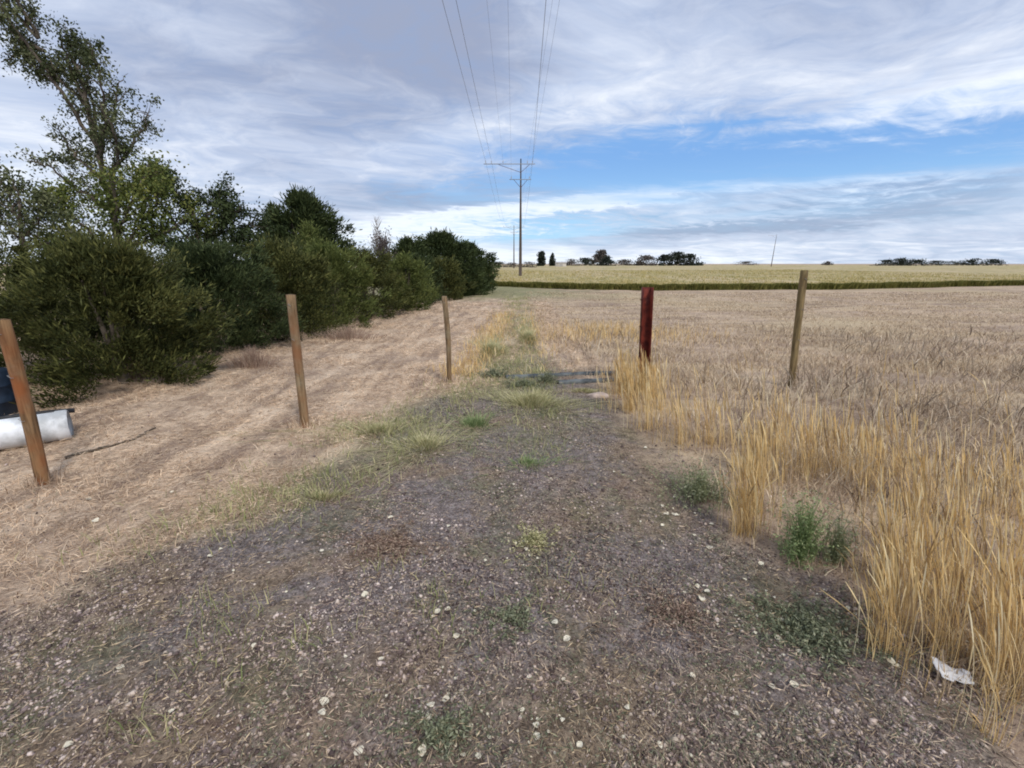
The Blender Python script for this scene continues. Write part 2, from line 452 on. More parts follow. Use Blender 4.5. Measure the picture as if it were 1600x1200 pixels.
M_gold = rndmat('golden_grass', [(0, (.15, .10, .06)), (.22, (.38, .25, .12)), (.5, (.76, .52, .22)), (.8, (.90, .68, .33)), (1, (.90, .80, .54))], .7, .3)
M_stub = rndmat('stubble', [(0, (.22, .16, .115)), (.3, (.44, .335, .23)), (.7, (.63, .49, .34)), (1, (.80, .67, .48))], .85, .15)
M_gryw = rndmat('grey_weeds', [(0, (.17, .13, .10)), (.5, (.38, .30, .22)), (1, (.64, .54, .40))], .85, .1)
M_weedd = rndmat('dull_weed_leaf', [(0, (.09, .10, .06)), (.5, (.20, .22, .13)), (1, (.36, .36, .24))], .8, .15)
M_weedp = rndmat('pale_weed_leaf', [(0, (.16, .18, .09)), (.5, (.32, .35, .19)), (1, (.52, .52, .34))], .8, .3)
M_green = rndmat('green_grass', [(0, (.10, .12, .05)), (.4, (.22, .25, .10)), (.75, (.42, .41, .19)), (1, (.62, .55, .30))], .75, .25)

def scatter(rg, n, y0, y1, xa, xb, p=1.0):
    """points on the ground in a wedge, thinning with distance"""
    y = y0 + (y1 - y0) * rg.uniform(0, 1, n) ** p
    w = 1.12 * y + .9
    x = rg.uniform(-1, 1, n) * w
    k = (x > xa) & (x < xb); return x[k], y[k]

def gravel():
    rg = np.random.default_rng(1)
    x, y = scatter(rg, 290000, .75, 8.5, -9, 9, 1.5)
    g, st, gn, xl, xr = zones(x, y)
    cl = fbm(x * 2.5, y * 2.5, 77)
    k = rg.uniform(size=len(x)) < (g * (.10 + .85 * sst(cl, .36, .6)) + .04 * (1 - g)); x, y = x[k], y[k]; n = len(x)
    oc = np.array([[1, 0, 0], [0, 1, 0], [-1, 0, 0], [0, -1, 0], [0, 0, 1], [0, 0, -1.]])
    tf = np.array([[0, 1, 4], [1, 2, 4], [2, 3, 4], [3, 0, 4], [1, 0, 5], [2, 1, 5], [3, 2, 5], [0, 3, 5]])
    s = .0022 + rg.gamma(1.2, .0020, n); s = np.minimum(s, .015)
    V = oc[None] * (1 + rg.normal(0, .25, (n, 6, 1))) * s[:, None, None] * rg.uniform([.8, .8, .5], [1.4, 1.2, .9], (n, 1, 3))
    a = rg.uniform(0, 6.28, n); ca, sa = np.cos(a)[:, None], np.sin(a)[:, None]
    V = np.stack([V[..., 0] * ca - V[..., 1] * sa, V[..., 0] * sa + V[..., 1] * ca, V[..., 2]], -1)
    V += np.c_[x, y, gz(x, y) + s * .25][:, None]
    F_ = (np.arange(n) * 6)[:, None, None] + tf[None]
    r = np.clip(rg.beta(1.1, 1.5, n) * .8 + fbm(x * 1.4, y * 1.4, 44) * .45 - .06, 0, .93); r[rg.uniform(size=n) < .012] = 1
    o = bigmesh('gravel', V.reshape(-1, 3), F_.reshape(-1, 3), M_stone, {'rnd': np.repeat(r, 6)})
    tag(o, 'loose grey-purple gravel covering the track in the foreground', 'gravel', kind='stuff')
gravel()

def lying(rg, x, y, L, W, acc, up=.012, dirb=None):
    n = len(x); a = rg.uniform(0, 6.28, n) if dirb is None else dirb
    ax = np.c_[np.cos(a), np.sin(a), rg.normal(0, .18, n)]
    c = np.c_[x, y, gz(x, y) + rg.uniform(.001, up, n)]
    v, f = leaves(rg, c, ax, L, W); acc.add(v, f, np.repeat(rg.uniform(0, 1, n), 4))

def litter():
    rg = np.random.default_rng(2)
    acc = Acc()
    x, y = scatter(rg, 230000, .75, 9, -9, 9, 1.4); g = zones(x, y)[0]
    k = rg.uniform(size=len(x)) < g * (.35 + fbm(x * 3, y * 3, 8) * .8); x, y = x[k], y[k]; n = len(x)
    lying(rg, x, y, rg.uniform(.008, .05, n), rg.uniform(.0014, .0042, n), acc, .03)
    o = acc.mesh('dry_litter', M_litter); tag(o, 'thin grey twigs and dead stems strewn over the gravel', 'litter', kind='stuff')
    # mown straw, combed along the verge
    acc = Acc()
    x, y = scatter(rg, 380000, 1.0, 20, -18, 1.5, 1.5); st = zones(x, y)[1]
    pt = fbm(x * 1.1 + y * .3, y * 2.2, 18)
    k = rg.uniform(size=len(x)) < st * (.25 + sst(pt, .35, .65)); x, y = x[k], y[k]; n = len(x)
    lying(rg, x, y, rg.uniform(.015, .085, n) * (1 + y * .05), rg.uniform(.0014, .0040, n) * (1 + y * .10), acc, .03, rg.normal(.35, .95, n))
    x, y = scatter(rg, 90000, 1.2, 14, -14, 1.5, 1.4); st = zones(x, y)[1]
    k = rg.uniform(size=len(x)) < st * sst(fbm(x * 1.7, y * 1.7, 28), .42, .62); x, y = x[k], y[k]; n = len(x)
    addblades(acc, rg, np.c_[x, y, gz(x, y) - .005], rg.normal(0, .05, (n, 2)), rg.uniform(.02, .085, n), rg.uniform(.001, .0022, n) * (1 + y * .14), 2)
    for (p, q) in [((67, 752), 90), ((477, 664), 110), ((702, 599), 90)]:
        bx, by = G(*p); r_ = np.abs(rg.normal(.06, .05, q)) + .03; a_ = rg.uniform(0, 6.28, q); x = bx + np.cos(a_) * r_; y = by + np.sin(a_) * r_
        addblades(acc, rg, np.c_[x, y, gz(x, y) - .005], rg.normal(0, .03, (q, 2)), rg.uniform(.04, .16, q), rg.uniform(.0012, .0022, q) * (1 + y * .1), 3)
    o = acc.mesh('mown_straw', M_straw); tag(o, 'pale mown straw lying on the verge left of the track', 'straw', kind='stuff')
    # short greenish growth along the track edge and on its crown
    acc = Acc()
    x, y = scatter(rg, 240000, 1.2, 24, -9, 5, 1.3); g, st, gn, xl, xr = zones(x, y)
    dl = np.abs(x - xl); cl = fbm(x * 2.2, y * 2.2, 55)
    pr = np.exp(-(dl / .42) ** 2) * sst(cl, .30, .52) * sst(y, 2.0, 3.2) * 1.3 + g * sst(fbm(x * 1.6, y * 1.6, 66), .60, .75) * .25
    cx = np.interp(y, [3.5, 6, 12, 30], [.1, .22, .3, .45])
    pr = pr + np.exp(-((x - cx) / .35) ** 2) * sst(y, 3.2, 4.8) * sst(cl, .35, .6) * .9
    k = rg.uniform(size=len(x)) < pr; x, y = x[k], y[k]; n = len(x)
    addblades(acc, rg, np.c_[x, y, gz(x, y) - .005], rg.normal(0, .035, (n, 2)), rg.uniform(.025, .12, n), rg.uniform(.0012, .003, n) * (1 + y * .12), 2, None, .35, 1)
    o = acc.mesh('short_grass', M_green)
    for nm, mt, sd, lab in (('creeping_weeds', M_gryw, 71, 'low grey-brown creeping weeds spread over the gravel'), ('green_sprouts', M_weedd, 83, 'tiny dull green sprouts spread over the gravel')):
        ac2 = Acc(); x, y = scatter(rg, 150000, .75, 8, -7, 7, 1.3); g = zones(x, y)[0]
        k = rg.uniform(size=len(x)) < np.clip(g + .1, 0, 1) * (sst(fbm(x * 1.7, y * 1.7, sd), .42, .60) * sst(fbm(x * 8, y * 8, sd + 3), .32, .55) * .8 + .03); x, y = x[k], y[k]; n = len(x)
        c = np.c_[x, y, gz(x, y) + rg.uniform(.002, .028, n)]; v, f = leaves(rg, c, rg.normal(size=(n, 3)) * [1, 1, .5], rg.uniform(.006, .018, n), rg.uniform(.002, .006, n)); ac2.add(v, f, np.repeat(rg.uniform(0, 1, n), 4))
        m_ = n // 4; addblades(ac2, rg, c[:m_] - [0, 0, .01], rg.normal(0, .02, (m_, 2)), rg.uniform(.01, .05, m_), rg.uniform(.0008, .0016, m_), 2, None, .2, 1)
        tag(ac2.mesh(nm, mt), lab, 'weeds', kind='stuff'); tag(o, 'short yellow-green grass along the track edge', 'grass', kind='stuff')
litter()

GOLD_L = curve([(1385, 1200), (1350, 1000), (1345, 900), (1330, 800), (1200, 760), (1150, 835), (1130, 760), (1075, 715), (1005, 690), (965, 620), (960, 600)])
def golden():
    rg = np.random.default_rng(3)
    acc = Acc()
    # tall golden stems, in tufts, along the right-hand side
    pts = []
    spec = [  # pixel foot of a dense tuft, radius m, stems
        ((985, 640), .17, 300), ((1000, 612), .16, 300), ((1020, 622), .14, 200), ((975, 604), .10, 160), ((1010, 668), .13, 170), ((968, 615), .16, 200), ((1030, 640), .18, 130), ((1060, 690), .2, 150), ((1165, 828), .085, 330), ((1178, 800), .10, 240), ((1190, 745), .14, 240),
        ((1110, 690), .2, 160), ((1215, 700), .2, 200), ((1260, 740), .18, 160), ((1310, 730), .2, 220), ((1350, 760), .16, 200), ((1400, 740), .2, 240),
        ((1385, 1010), .10, 330), ((1400, 960), .12, 330), ((1440, 930), .12, 300), ((1480, 1010), .10, 260), ((1530, 1085), .08, 330), ((1570, 1060), .09, 300), ((1560, 980), .12, 330),
        ((1610, 1010), .12, 300), ((1500, 900), .14, 300), ((1420, 860), .14, 280), ((1600, 900), .14, 300), ((1650, 1100), .12, 300), ((1380, 900), .10, 200), ((1500, 820), .16, 240), ((1580, 800), .2, 240), ((1440, 790), .16, 200), ((1640, 780), .2, 200), ((1540, 1140), .06, 120)]
    for (p, r, k) in spec:
        k = int(k * (.38 if p[0] > 1330 else .6))
        cx, cy = G(*p); a = rg.uniform(0, 6.28, k); q = np.abs(rg.normal(0, .75, k)) * r
        pts.append(np.c_[cx + np.cos(a) * q * 1.1, cy + np.sin(a) * q])
    n = 15000
    x, y = scatter(rg, n * 3, 1.4, 8.5, .6, 12, 1.2)
    xe = np.interp(y, *GOLD_L) + .05
    dens = sst(x - xe, -.05, .25) * sst(fbm(x * 1.5, y * 1.5, 91), .38, .62) * (1 - sst(y, 4.2, 6.4)) * (1 - sst(x - xe, .7, 2.6) * .85) * .24
    gap = np.exp(-(((x - G(1250, 850)[0]) / .32) ** 2 + ((y - G(1250, 870)[1]) / .42) ** 2)) 
    k = rg.uniform(size=len(x)) < dens * (1 - gap)
    pts.append(np.c_[x[k], y[k]])
    # the far golden patch beside the track
    n = 1500; a = G(915, 530)
    pts_far = np.c_[rg.normal(a[0] + .6, 1.1, n), rg.normal(a[1] + .8, .8, n)]
    xy = np.concatenate(pts); sc_ = G(1480, 1070); xy = xy[((xy[:, 0] - sc_[0]) / .11) ** 2 + ((xy[:, 1] - sc_[1] + .06) / .12) ** 2 > 1]; n = len(xy); d = xy[:, 1]
    h = rg.normal(.47, .11, n).clip(.15, .74) * np.where(rg.uniform(size=n) < .18, .55, 1)
    w = rg.uniform(.0006, .0013, n) * (1 + d * .20)
    base = np.c_[xy, gz(xy[:, 0], xy[:, 1]) - .01]
    lean = rg.normal(0, .026, (n, 2)) * np.where(rg.uniform(size=(n, 1)) < .1, 4, 1) + np.c_[-.035 - .035 * xy[:, 0] / d, np.zeros(n)]
    addblades(acc, rg, base, lean, h, w, 8, [.9, .8, .7, .65, .6, .55, 1.6, 2.0, .6], .1, 1)
    # curling lower leaves of the same grass
    k = rg.uniform(size=n) < .45; m = k.sum()
    addblades(acc, rg, base[k], rg.normal(0, .06, (m, 2)), h[k] * rg.uniform(.2, .5, m), w[k] * 1.1, 3, None, 0, .8)
    q = 1700; t_ = rg.uniform(0, 1, q); a0, a1 = np.array(G(722, 596)), np.array(G(792, 492)); ln = a0 + (a1 - a0) * (t_ ** 1.2)[:, None]
    pts_far = np.r_[pts_far, ln + np.c_[rg.normal(-.05, .20, q), rg.normal(0, .3, q)]]
    q = 450; c0 = np.array(G(838, 530)); pts_far = np.r_[pts_far, c0 + np.c_[rg.normal(0, .20, q), rg.normal(1.0, 2.4, q)]]; pts_far = pts_far[pts_far[:, 1] > 6.4]
    m = len(pts_far)
    addblades(acc, rg, np.c_[pts_far, gz(pts_far[:, 0], pts_far[:, 1])], rg.normal(0, .04, (m, 2)), rg.uniform(.05, .2, m) * np.where(pts_far[:, 0] > 1.2, 1.5, 1), rg.uniform(.003, .008, m), 2, None, .25, .95)
    o = acc.mesh('golden_grass', M_gold); tag(o, 'tall dry golden grass standing along the right side of the track', 'grass', kind='stuff')

    acc = Acc()                              # stubble over the right-hand field
    x, y = scatter(rg, 260000, 1.4, 27, -.5, 32, 1.5)
    g, st, gn, xl, xr = zones(x, y)
    k = (rg.uniform(size=len(x)) < (1 - g) * sst(x - xr, -.1, .25) * (.25 + sst(fbm(x * .8, y * .8, 14), .35, .65))); x, y = x[k], y[k]; n = len(x)
    addblades(acc, rg, np.c_[x, y, gz(x, y) - .005], rg.normal(0, .05, (n, 2)), rg.uniform(.03, .14, n) * (1 - .45 * sst(y, 6, 16)), rg.uniform(.0015, .0035, n) * (1 + y * .16), 2, None, 0, 1)
    o = acc.mesh('field_stubble', M_stub); tag(o, 'short dry stubble covering the brown field right of the track', 'stubble', kind='stuff')

    acc = Acc()                              # grey-brown dead weeds between gold grass and field
    x, y = scatter(rg, 30000, 2.2, 11, .8, 14, 1.2)
    g, st, gn, xl, xr = zones(x, y)
    pr = sst(x - xr, .2, .9) * sst(fbm(x * .9, y * .9, 24), .42, .62) * (.30 + .55 * np.exp(-((y - 5.6) / 1.4) ** 2) * sst(x, 2.0, 4.0))
    k = rg.uniform(size=len(x)) < pr; x, y = x[k], y[k]; n = len(x)
    addblades(acc, rg, np.c_[x, y, gz(x, y) - .005], rg.normal(0, .10, (n, 2)), rg.uniform(.08, .34, n), rg.uniform(.0012, .003, n) * (1 + y * .2), 3, [1, .8, 1.2, .6], 0, 1)
    c = np.c_[x, y, gz(x, y) + rg.uniform(.05, .28, n)]
    v, f = leaves(rg, c, rg.normal(size=(n, 3)), rg.uniform(.008, .022, n), rg.uniform(.005, .012, n)); acc.add(v, f, np.repeat(rg.uniform(.2, 1, n), 4))
    o = acc.mesh('dead_weeds', M_gryw); tag(o, 'tangled grey-brown dead weeds in the field behind the golden grass', 'weeds', kind='stuff')
golden()

# ------------------------------------------------------------------ wood and metal
def wood_mat(name, a, b_, c_, rust=None):
    m, t, b = mat(name); pos = objco(t)
    mp = t.nodes.new('ShaderNodeMapping'); mp.inputs['Scale'].default_value = (26, 26, 2.2); t.links.new(pos, mp.inputs[0])
    k = noise(t, mp.outputs[0], 1.5, 5, .65, .4); k2 = noise(t, pos, 5, 4, .6)
    c = mixc(t, k.smooth(.35, .65), a, b_); c = mixc(t, k2.smooth(.45, .7) * .7, c, c_)
    if rust:
        k3 = noise(t, pos, 3.0, 3, .5); sp = t.nodes.new('ShaderNodeSeparateXYZ'); t.links.new(pos, sp.inputs[0])
        c = mixc(t, (k3.smooth(.42, .6) * .85) * E(t, sp.outputs[2]).smooth(1.25, .95), c, rust)
    t.links.new(c, b.inputs['Base Color']); bump(t, b, k, .6, .006)
    return m
M_w1 = wood_mat('weathered_post_wood', (.11, .06, .028), (.28, .165, .08), (.26, .18, .11), (.27, .09, .03))
M_w2 = wood_mat('tan_post_wood', (.13, .08, .04), (.30, .20, .11), (.30, .255, .17), (.24, .11, .05))
M_w3 = wood_mat('brown_post_wood', (.12, .075, .04), (.26, .17, .09), (.27, .23, .15))
M_w4 = wood_mat('mossy_post_wood', (.10, .07, .032), (.27, .19, .09), (.20, .155, .07))
def simple(name, a, b_, scale=20, rough=.6, metal=0., bp=.2):
    m, t, b = mat(name); k = noise(t, objco(t), scale, 5, .6)
    t.links.new(mixc(t, k.smooth(.35, .65), a, b_), b.inputs['Base Color'])
    b.inputs['Roughness'].default_value = rough; b.inputs['Metallic'].default_value = metal; bump(t, b, k, bp, .004)
    return m
M_red = simple('dark_red_paint', (.065, .008, .005), (.17, .028, .016), 9, .6)
M_rust = simple('rusty_steel', (.07, .025, .015), (.16, .06, .035), 30, .8)
M_steel = simple('galvanised_wire', (.30, .30, .30), (.42, .42, .42), 30, .5, .6)
M_pole = wood_mat('pole_wood', (.065, .05, .042), (.12, .092, .075), (.09, .07, .06))
M_arm = simple('grey_crossarm_wood', (.26, .27, .29), (.36, .37, .40), 9, .8)
M_bark = simple('bark', (.07, .055, .042), (.16, .13, .10), 9, .95, 0, .6)
M_barkg = simple('grey_bark', (.18, .155, .14), (.30, .27, .25), 9, .95, 0, .4)
M_barkf = simple('dead_twigs', (.14, .11, .10), (.23, .19, .18), 9, .95, 0, .4)
M_pipe = simple('white_plastic_pipe', (.42, .43, .43), (.80, .82, .84), 5, .45, 0, .1)
M_black = simple('black_rubber', (.012, .012, .014), (.03, .03, .034), 12, .5)
M_blue = simple('dark_blue_plastic', (.010, .018, .032), (.02, .035, .06), 8, .5)
M_slate = simple('slate_grey_timber', (.045, .052, .058), (.15, .165, .17), 6, .85, 0, .5)
M_rock = simple('pale_pink_stone', (.40, .31, .26), (.58, .47, .40), 9, .9, 0, .6)
M_white = simple('white_scrap', (.66, .66, .68), (.82, .81, .80), 20, .6)
M_ins = simple('grey_porcelain', (.30, .31, .33), (.40, .41, .43), 8, .3)
M_wire = simple('aluminium_cable', (.16, .165, .19), (.22, .225, .25), 8, .5)
M_shed = simple('pale_shed_wall', (.52, .48, .42), (.66, .62, .56), 2, .8)
M_roof = simple('shed_roof', (.34, .32, .31), (.44, .42, .40), 2, .7)

def post(px0, py0, px1, py1, rad, m, label, seed, top='flat'):
    rg = np.random.default_rng(seed)
    bx, by = G(px0, py0); d = ray(px1, py1); dep = by
    tp = P(px1, py1, dep)
    base = np.array([bx, by, GZ(bx, by)]); v = np.array(tp) - base; n = 12
    ts = np.r_[-.06, np.linspace(0, 1, n)]
    bow = rg.normal(0, .012, 2)
    pts = [np.array([0, 0, 0]) + v * t + np.r_[bow * math.sin(math.pi * max(t, 0)), 0] for t in ts]
    rr = [rad * (1.0 + .04 * t) * (1 + rg.normal(0, .02)) for t in ts]
    e = v / np.linalg.norm(v)
    pts.append(pts[-1] + e * rad * .12); rr.append(rr[-1] * .86)
    vv, ff = tube(pts, rr, 14, .025, rg)
    # one or two long drying cracks
    root = empty('fence_post', tuple(base))
    sh = bigmesh('shaft', vv, ff, m, None, True, root)
    tag(root, label, 'post', 'posts of the fence line')
    # fence staples still in the wood
    for h in (.42, .68, .93):
        if h < 1:
            c = v * h + np.array([0, -rad * 1.0, 0])
            s, f = tube([c + [-.012, .015, .012], c + [-.012, -.006, .012], c + [.012, -.006, -.008], c + [.012, .015, -.008]], [.0022] * 4, 6)
            bigmesh('staple', s, f, M_steel, None, True, root)
    return root
post(67, 752, 3, 500, .041, M_w1, 'leaning orange-tan wooden post in front of the white pipe at the left edge', 1)
post(477, 664, 454, 461, .042, M_w2, 'tan wooden post with pale top, second from the left', 2)
post(702, 599, 694, 463, .034, M_w3, 'thin brown wooden post beside the track, far left side of the gap', 3)
post(1236, 606, 1257, 423, .042, M_w4, 'mossy olive-brown post rising out of the stubble right of the red post', 4)

def channel_post():
    bx, by = G(1005, 604); tp = P(1012, 449, by); base = np.array([bx, by, GZ(bx, by)]); v = np.array(tp) - base
    w, d, t = .066, .05, .012
    prof = np.array([(-w, -d), (-w + t, -d), (-w + t, d - t), (w - t, d - t), (w - t, -d), (w, -d), (w, d), (-w, d)])
    V, Fq = [], []
    ls = np.linspace(-.05, 1, 7)
    for L in ls:
        for (a, b) in prof: V.append([v[0] * L + a, v[1] * L + b, v[2] * L])
    n = 8
    for i in range(len(ls) - 1):
        for k in range(n): Fq.append([i * n + k, i * n + (k + 1) % n, (i + 1) * n + (k + 1) % n, (i + 1) * n + k])
    o = (len(ls) - 1) * n
    for q in ([0, 1, 2, 7], [7, 2, 3, 6], [6, 3, 4, 5]): Fq.append([o + k for k in q])
    root = empty('steel_post', tuple(base)); bigmesh('channel', V, Fq, M_red, None, False, root)
    for h in (.35, .62, .88):
        c = v * h; s, f = tube([c + [-w - .02, 0, 0], c + [-w + .02, 0, 0]], [.009, .009], 8); bigmesh('bolt', s, f, M_rust, None, True, root)
    tag(root, 'dark red steel channel post standing in the golden grass', 'post', 'posts of the fence line')
channel_post()

# ------------------------------------------------------------------ white pipe and things at the left edge
def pipes():
    x1, y1 = G(112, 682); x0, y0 = G(-150, 745)
    r = .135
    a = np.array([x1 , y1, 0]); b = np.array([x0 - .9, y0 - .25, 0]); e = unit(a - b); L = np.linalg.norm(a - b)
    zg = max(GZ(*(a * (1 - t) + b * t)[:2]) for t in np.linspace(0, 1, 9))
    root = empty('irrigation_pipe', (a[0], a[1], zg)); up = np.array([0, 0, r * .92])
    pts = [up - e * s for s in (0, .05, .1, .6, 1.2, 2.0, L)]
    v, f = tube(pts, [r] * 7, 28, cap=False); bigmesh('barrel', v, f, M_pipe, None, True, root)
    v, f = tube([up + e * .012, up + e * .0, up - e * .07, up - e * .085], [r * .98, r * 1.06, r * 1.06, r * .99], 28, cap=False); bigmesh('collar', v, f, M_pipe, None, True, root)
    v, f = tube([up - e * .02, up - e * .015, up - e * .01], [r * .97, r * .97, r * .6], 28, cap=True); bigmesh('end_cap', v, f, M_white, None, False, root)
    tag(root, 'fat white plastic pipe lying under the dark junipers at the left edge', 'pipe')
    # black hose resting along its back
    side = np.array([-e[1], e[0], 0]) * (r * 1.25)
    rg = np.random.default_rng(5); pts = []
    for s in np.linspace(-.05, 2.4, 16):
        pts.append(np.array([0, 0,   .225 + .018 * math.sin(s * 5)]) + side * .8 - e * s)
    v, f = tube(pts, [.022] * 16, 10); o = bigmesh('black_hose', v, f, M_black, None, True); o.location = (a[0], a[1], zg)
    tag(o, 'thick black hose lying along the back of the white pipe', 'hose')
    # blue drum behind the pipe
    cx, cy = G(-28, 668); cy += .35; cx -= .3
    z0 = GZ(cx, cy); prof = [(0, .0), (.22, .0), (.235, .02), (.235, .16), (.245, .17), (.235, .18), (.235, .33), (.245, .34), (.235, .35), (.235, .48), (.22, .5), (0, .5)]
    V, Fq = [], []; n = 28
    for (q, z) in prof:
        for k in range(n): V.append([q * math.cos(6.2832 * k / n), q * math.sin(6.2832 * k / n), z])
    for i in range(len(prof) - 1):
        for k in range(n): Fq.append([i * n + k, i * n + (k + 1) % n, (i + 1) * n + (k + 1) % n, (i + 1) * n + k])
    o = bigmesh('plastic_drum', V, Fq, M_blue, None, True); o.location = (cx, cy, z0)
    tag(o, 'short dark blue drum behind the white pipe at the picture edge', 'drum')
pipes()

def stick(pix, r0, r1, m, name, label, cat, seed, jit=.02, zoff=.012):
    rg = np.random.default_rng(seed); P_ = []
    pix = np.array(pix, float)
    for t in np.linspace(0, len(pix) - 1, 6 * len(pix)):
        i = min(int(t), len(pix) - 2); p = pix[i] * (1 - t + i) + pix[i + 1] * (t - i); x, y = G(*p)
        P_.append([x + rg.normal(0, jit), y + rg.normal(0, jit), 0])
    P_ = np.array(P_); P_[:, 2] = gz(P_[:, 0], P_[:, 1]) + zoff
    b = P_[0].copy(); v, f = tube(P_ - b, np.linspace(r0, r1, len(P_)), 8, .08, rg)
    o = bigmesh(name, v, f, m, None, True); o.location = tuple(b); tag(o, label, cat); return o
stick([(108, 713), (160, 700), (205, 688), (240, 668)], .014, .007, M_bark, 'fallen_branch', 'thin dark crooked branch lying on the straw right of the white pipe', 'branch', 8, .012)
# grey weathered poles lying across the track in the gap
def lying_pole(p0, p1, r, lift, label, seed):
    rg = np.random.default_rng(seed)
    a = np.array([*G(*p0), 0]); b = np.array([*G(*p1), 0]); ts = np.linspace(0, 1, 14)
    z = [GZ(*(a * (1 - t) + b * t)[:2]) for t in ts]; zb = sum(z) / len(z) + r * .2 + lift
    v, f = tube([(b - a) * t + np.array([0, rg.normal(0, .008), 0]) for t in ts], [r * (1.05 - .15 * t) for t in ts], 12, .03, rg)
    o = bigmesh('wooden_pole', v, f, M_slate, None, True); o.location = (a[0], a[1], zb)
    tag(o, label, 'pole', 'grey poles lying across the track')
lying_pole((790, 594), (958, 586), .042, .0, 'weathered slate-grey pole lying across the track, the farther of two', 21)
lying_pole((872, 601), (962, 597), .045, .0, 'shorter slate-grey pole lying across the track in front of a longer one', 22)

def rock(px, py, s, m, name, label, cat, seed, flat=.45):
    rg = np.random.default_rng(seed); n = 10
    V, Fq = [], []
    for i in range(n + 1):
        th = math.pi * i / n
        for k in range(2 * n):
            ph = math.pi * k / n; V.append([math.sin(th) * math.cos(ph), math.sin(th) * math.sin(ph), math.cos(th)])
    for i in range(n):
        for k in range(2 * n): Fq.append([i * 2 * n + k, (i + 1) * 2 * n + k, (i + 1) * 2 * n + (k + 1) % (2 * n), i * 2 * n + (k + 1) % (2 * n)])
    V = np.array(V)
    for j in range(9):
        d = unit(rg.normal(size=3)); q = V @ d; V = V - d * np.maximum(q - rg.uniform(.5, .8), 0)[:, None]
    V = V * [s, s * .7, s * flat]
    o = bigmesh(name, V, Fq, m); x, y = G(px, py); o.location = (x, y, GZ(x, y) + s * flat * .25); tag(o, label, cat); o.rotation_euler = (0, 0, seed)
rock(933, 620, .15, M_rock, 'stone_slab', 'flat pale pinkish stone at the end of the grey poles', 'stone', 3, .35)

def scrap():
    rg = np.random.default_rng(4); n = 9
    u, w = np.meshgrid(np.linspace(-1, 1, n), np.linspace(-1, 1, n)); u, w = u.ravel(), w.ravel()
    z = .018 + .016 * vnoise(u * 2.3 + 5, w * 2.3 + 5, 2) + .012 * vnoise(u * 5 + 5, w * 5, 3) + .012 * u * u
    V = np.c_[u * .062 + rg.normal(0, .002, n * n), w * .034 * (1 - .25 * u) + rg.normal(0, .002, n * n), z]
    V2 = V - [0, 0, .0035]; i = np.arange(n - 1)[:, None] * n + np.arange(n - 1)[None]
    f = np.stack([i, i + 1, i + n + 1, i + n], -1).reshape(-1, 4); m = n * n
    f2 = f[:, ::-1] + m
    bd = [k for k in range(n)] + [k * n + n - 1 for k in range(1, n)] + [m - 1 - k for k in range(1, n)] + [(n - 1 - k) * n for k in range(1, n)]
    rim = [[bd[k], bd[k] + m, bd[k + 1] + m, bd[k + 1]] for k in range(len(bd) - 1)]
    o = bigmesh('plastic_scrap', np.r_[V, V2], np.r_[f, f2, rim], M_white, None, False)
    x, y = G(1482, 1054); o.location = (x, y, GZ(x, y)); o.rotation_euler = (R(12), R(10), R(-14))
    tag(o, 'crumpled white scrap lying at the foot of the golden grass', 'scrap')
scrap()

# ------------------------------------------------------------------ pale fallen leaves, one object each
M_leafp = simple('pale_dry_leaf', (.62, .55, .40), (.80, .75, .62), 60, .8)
def leaf_mesh(seed):
    rg = np.random.default_rng(seed); n = 7; V = []; curl = rg.uniform(.2, .6)
    for i in range(n):
        t = i / (n - 1); w = math.sin(math.pi * min(1, t * .9 + .08)) ** .8 * .5 * rg.uniform(.85, 1.1)
        for s in (-1, -.5, 0, .5, 1): V.append([t - .5, w * s, curl * (s * s) * w * .8 + .14 * math.sin(t * 3 + seed) + rg.normal(0, .015)])
    Fq = [[i * 5 + k, i * 5 + k + 1, i * 5 + 6 + k, i * 5 + 5 + k] for i in range(n - 1) for k in range(4)]
    V = np.array(V); V[:, 2] -= V[:, 2].min()
    m = len(V); V2 = V + [0, 0, .03]
    return bigmesh('fallen_leaf', np.r_[V, V2], np.r_[np.array(Fq)[:, ::-1], np.array(Fq) + m], M_leafp, None, True, None, False)
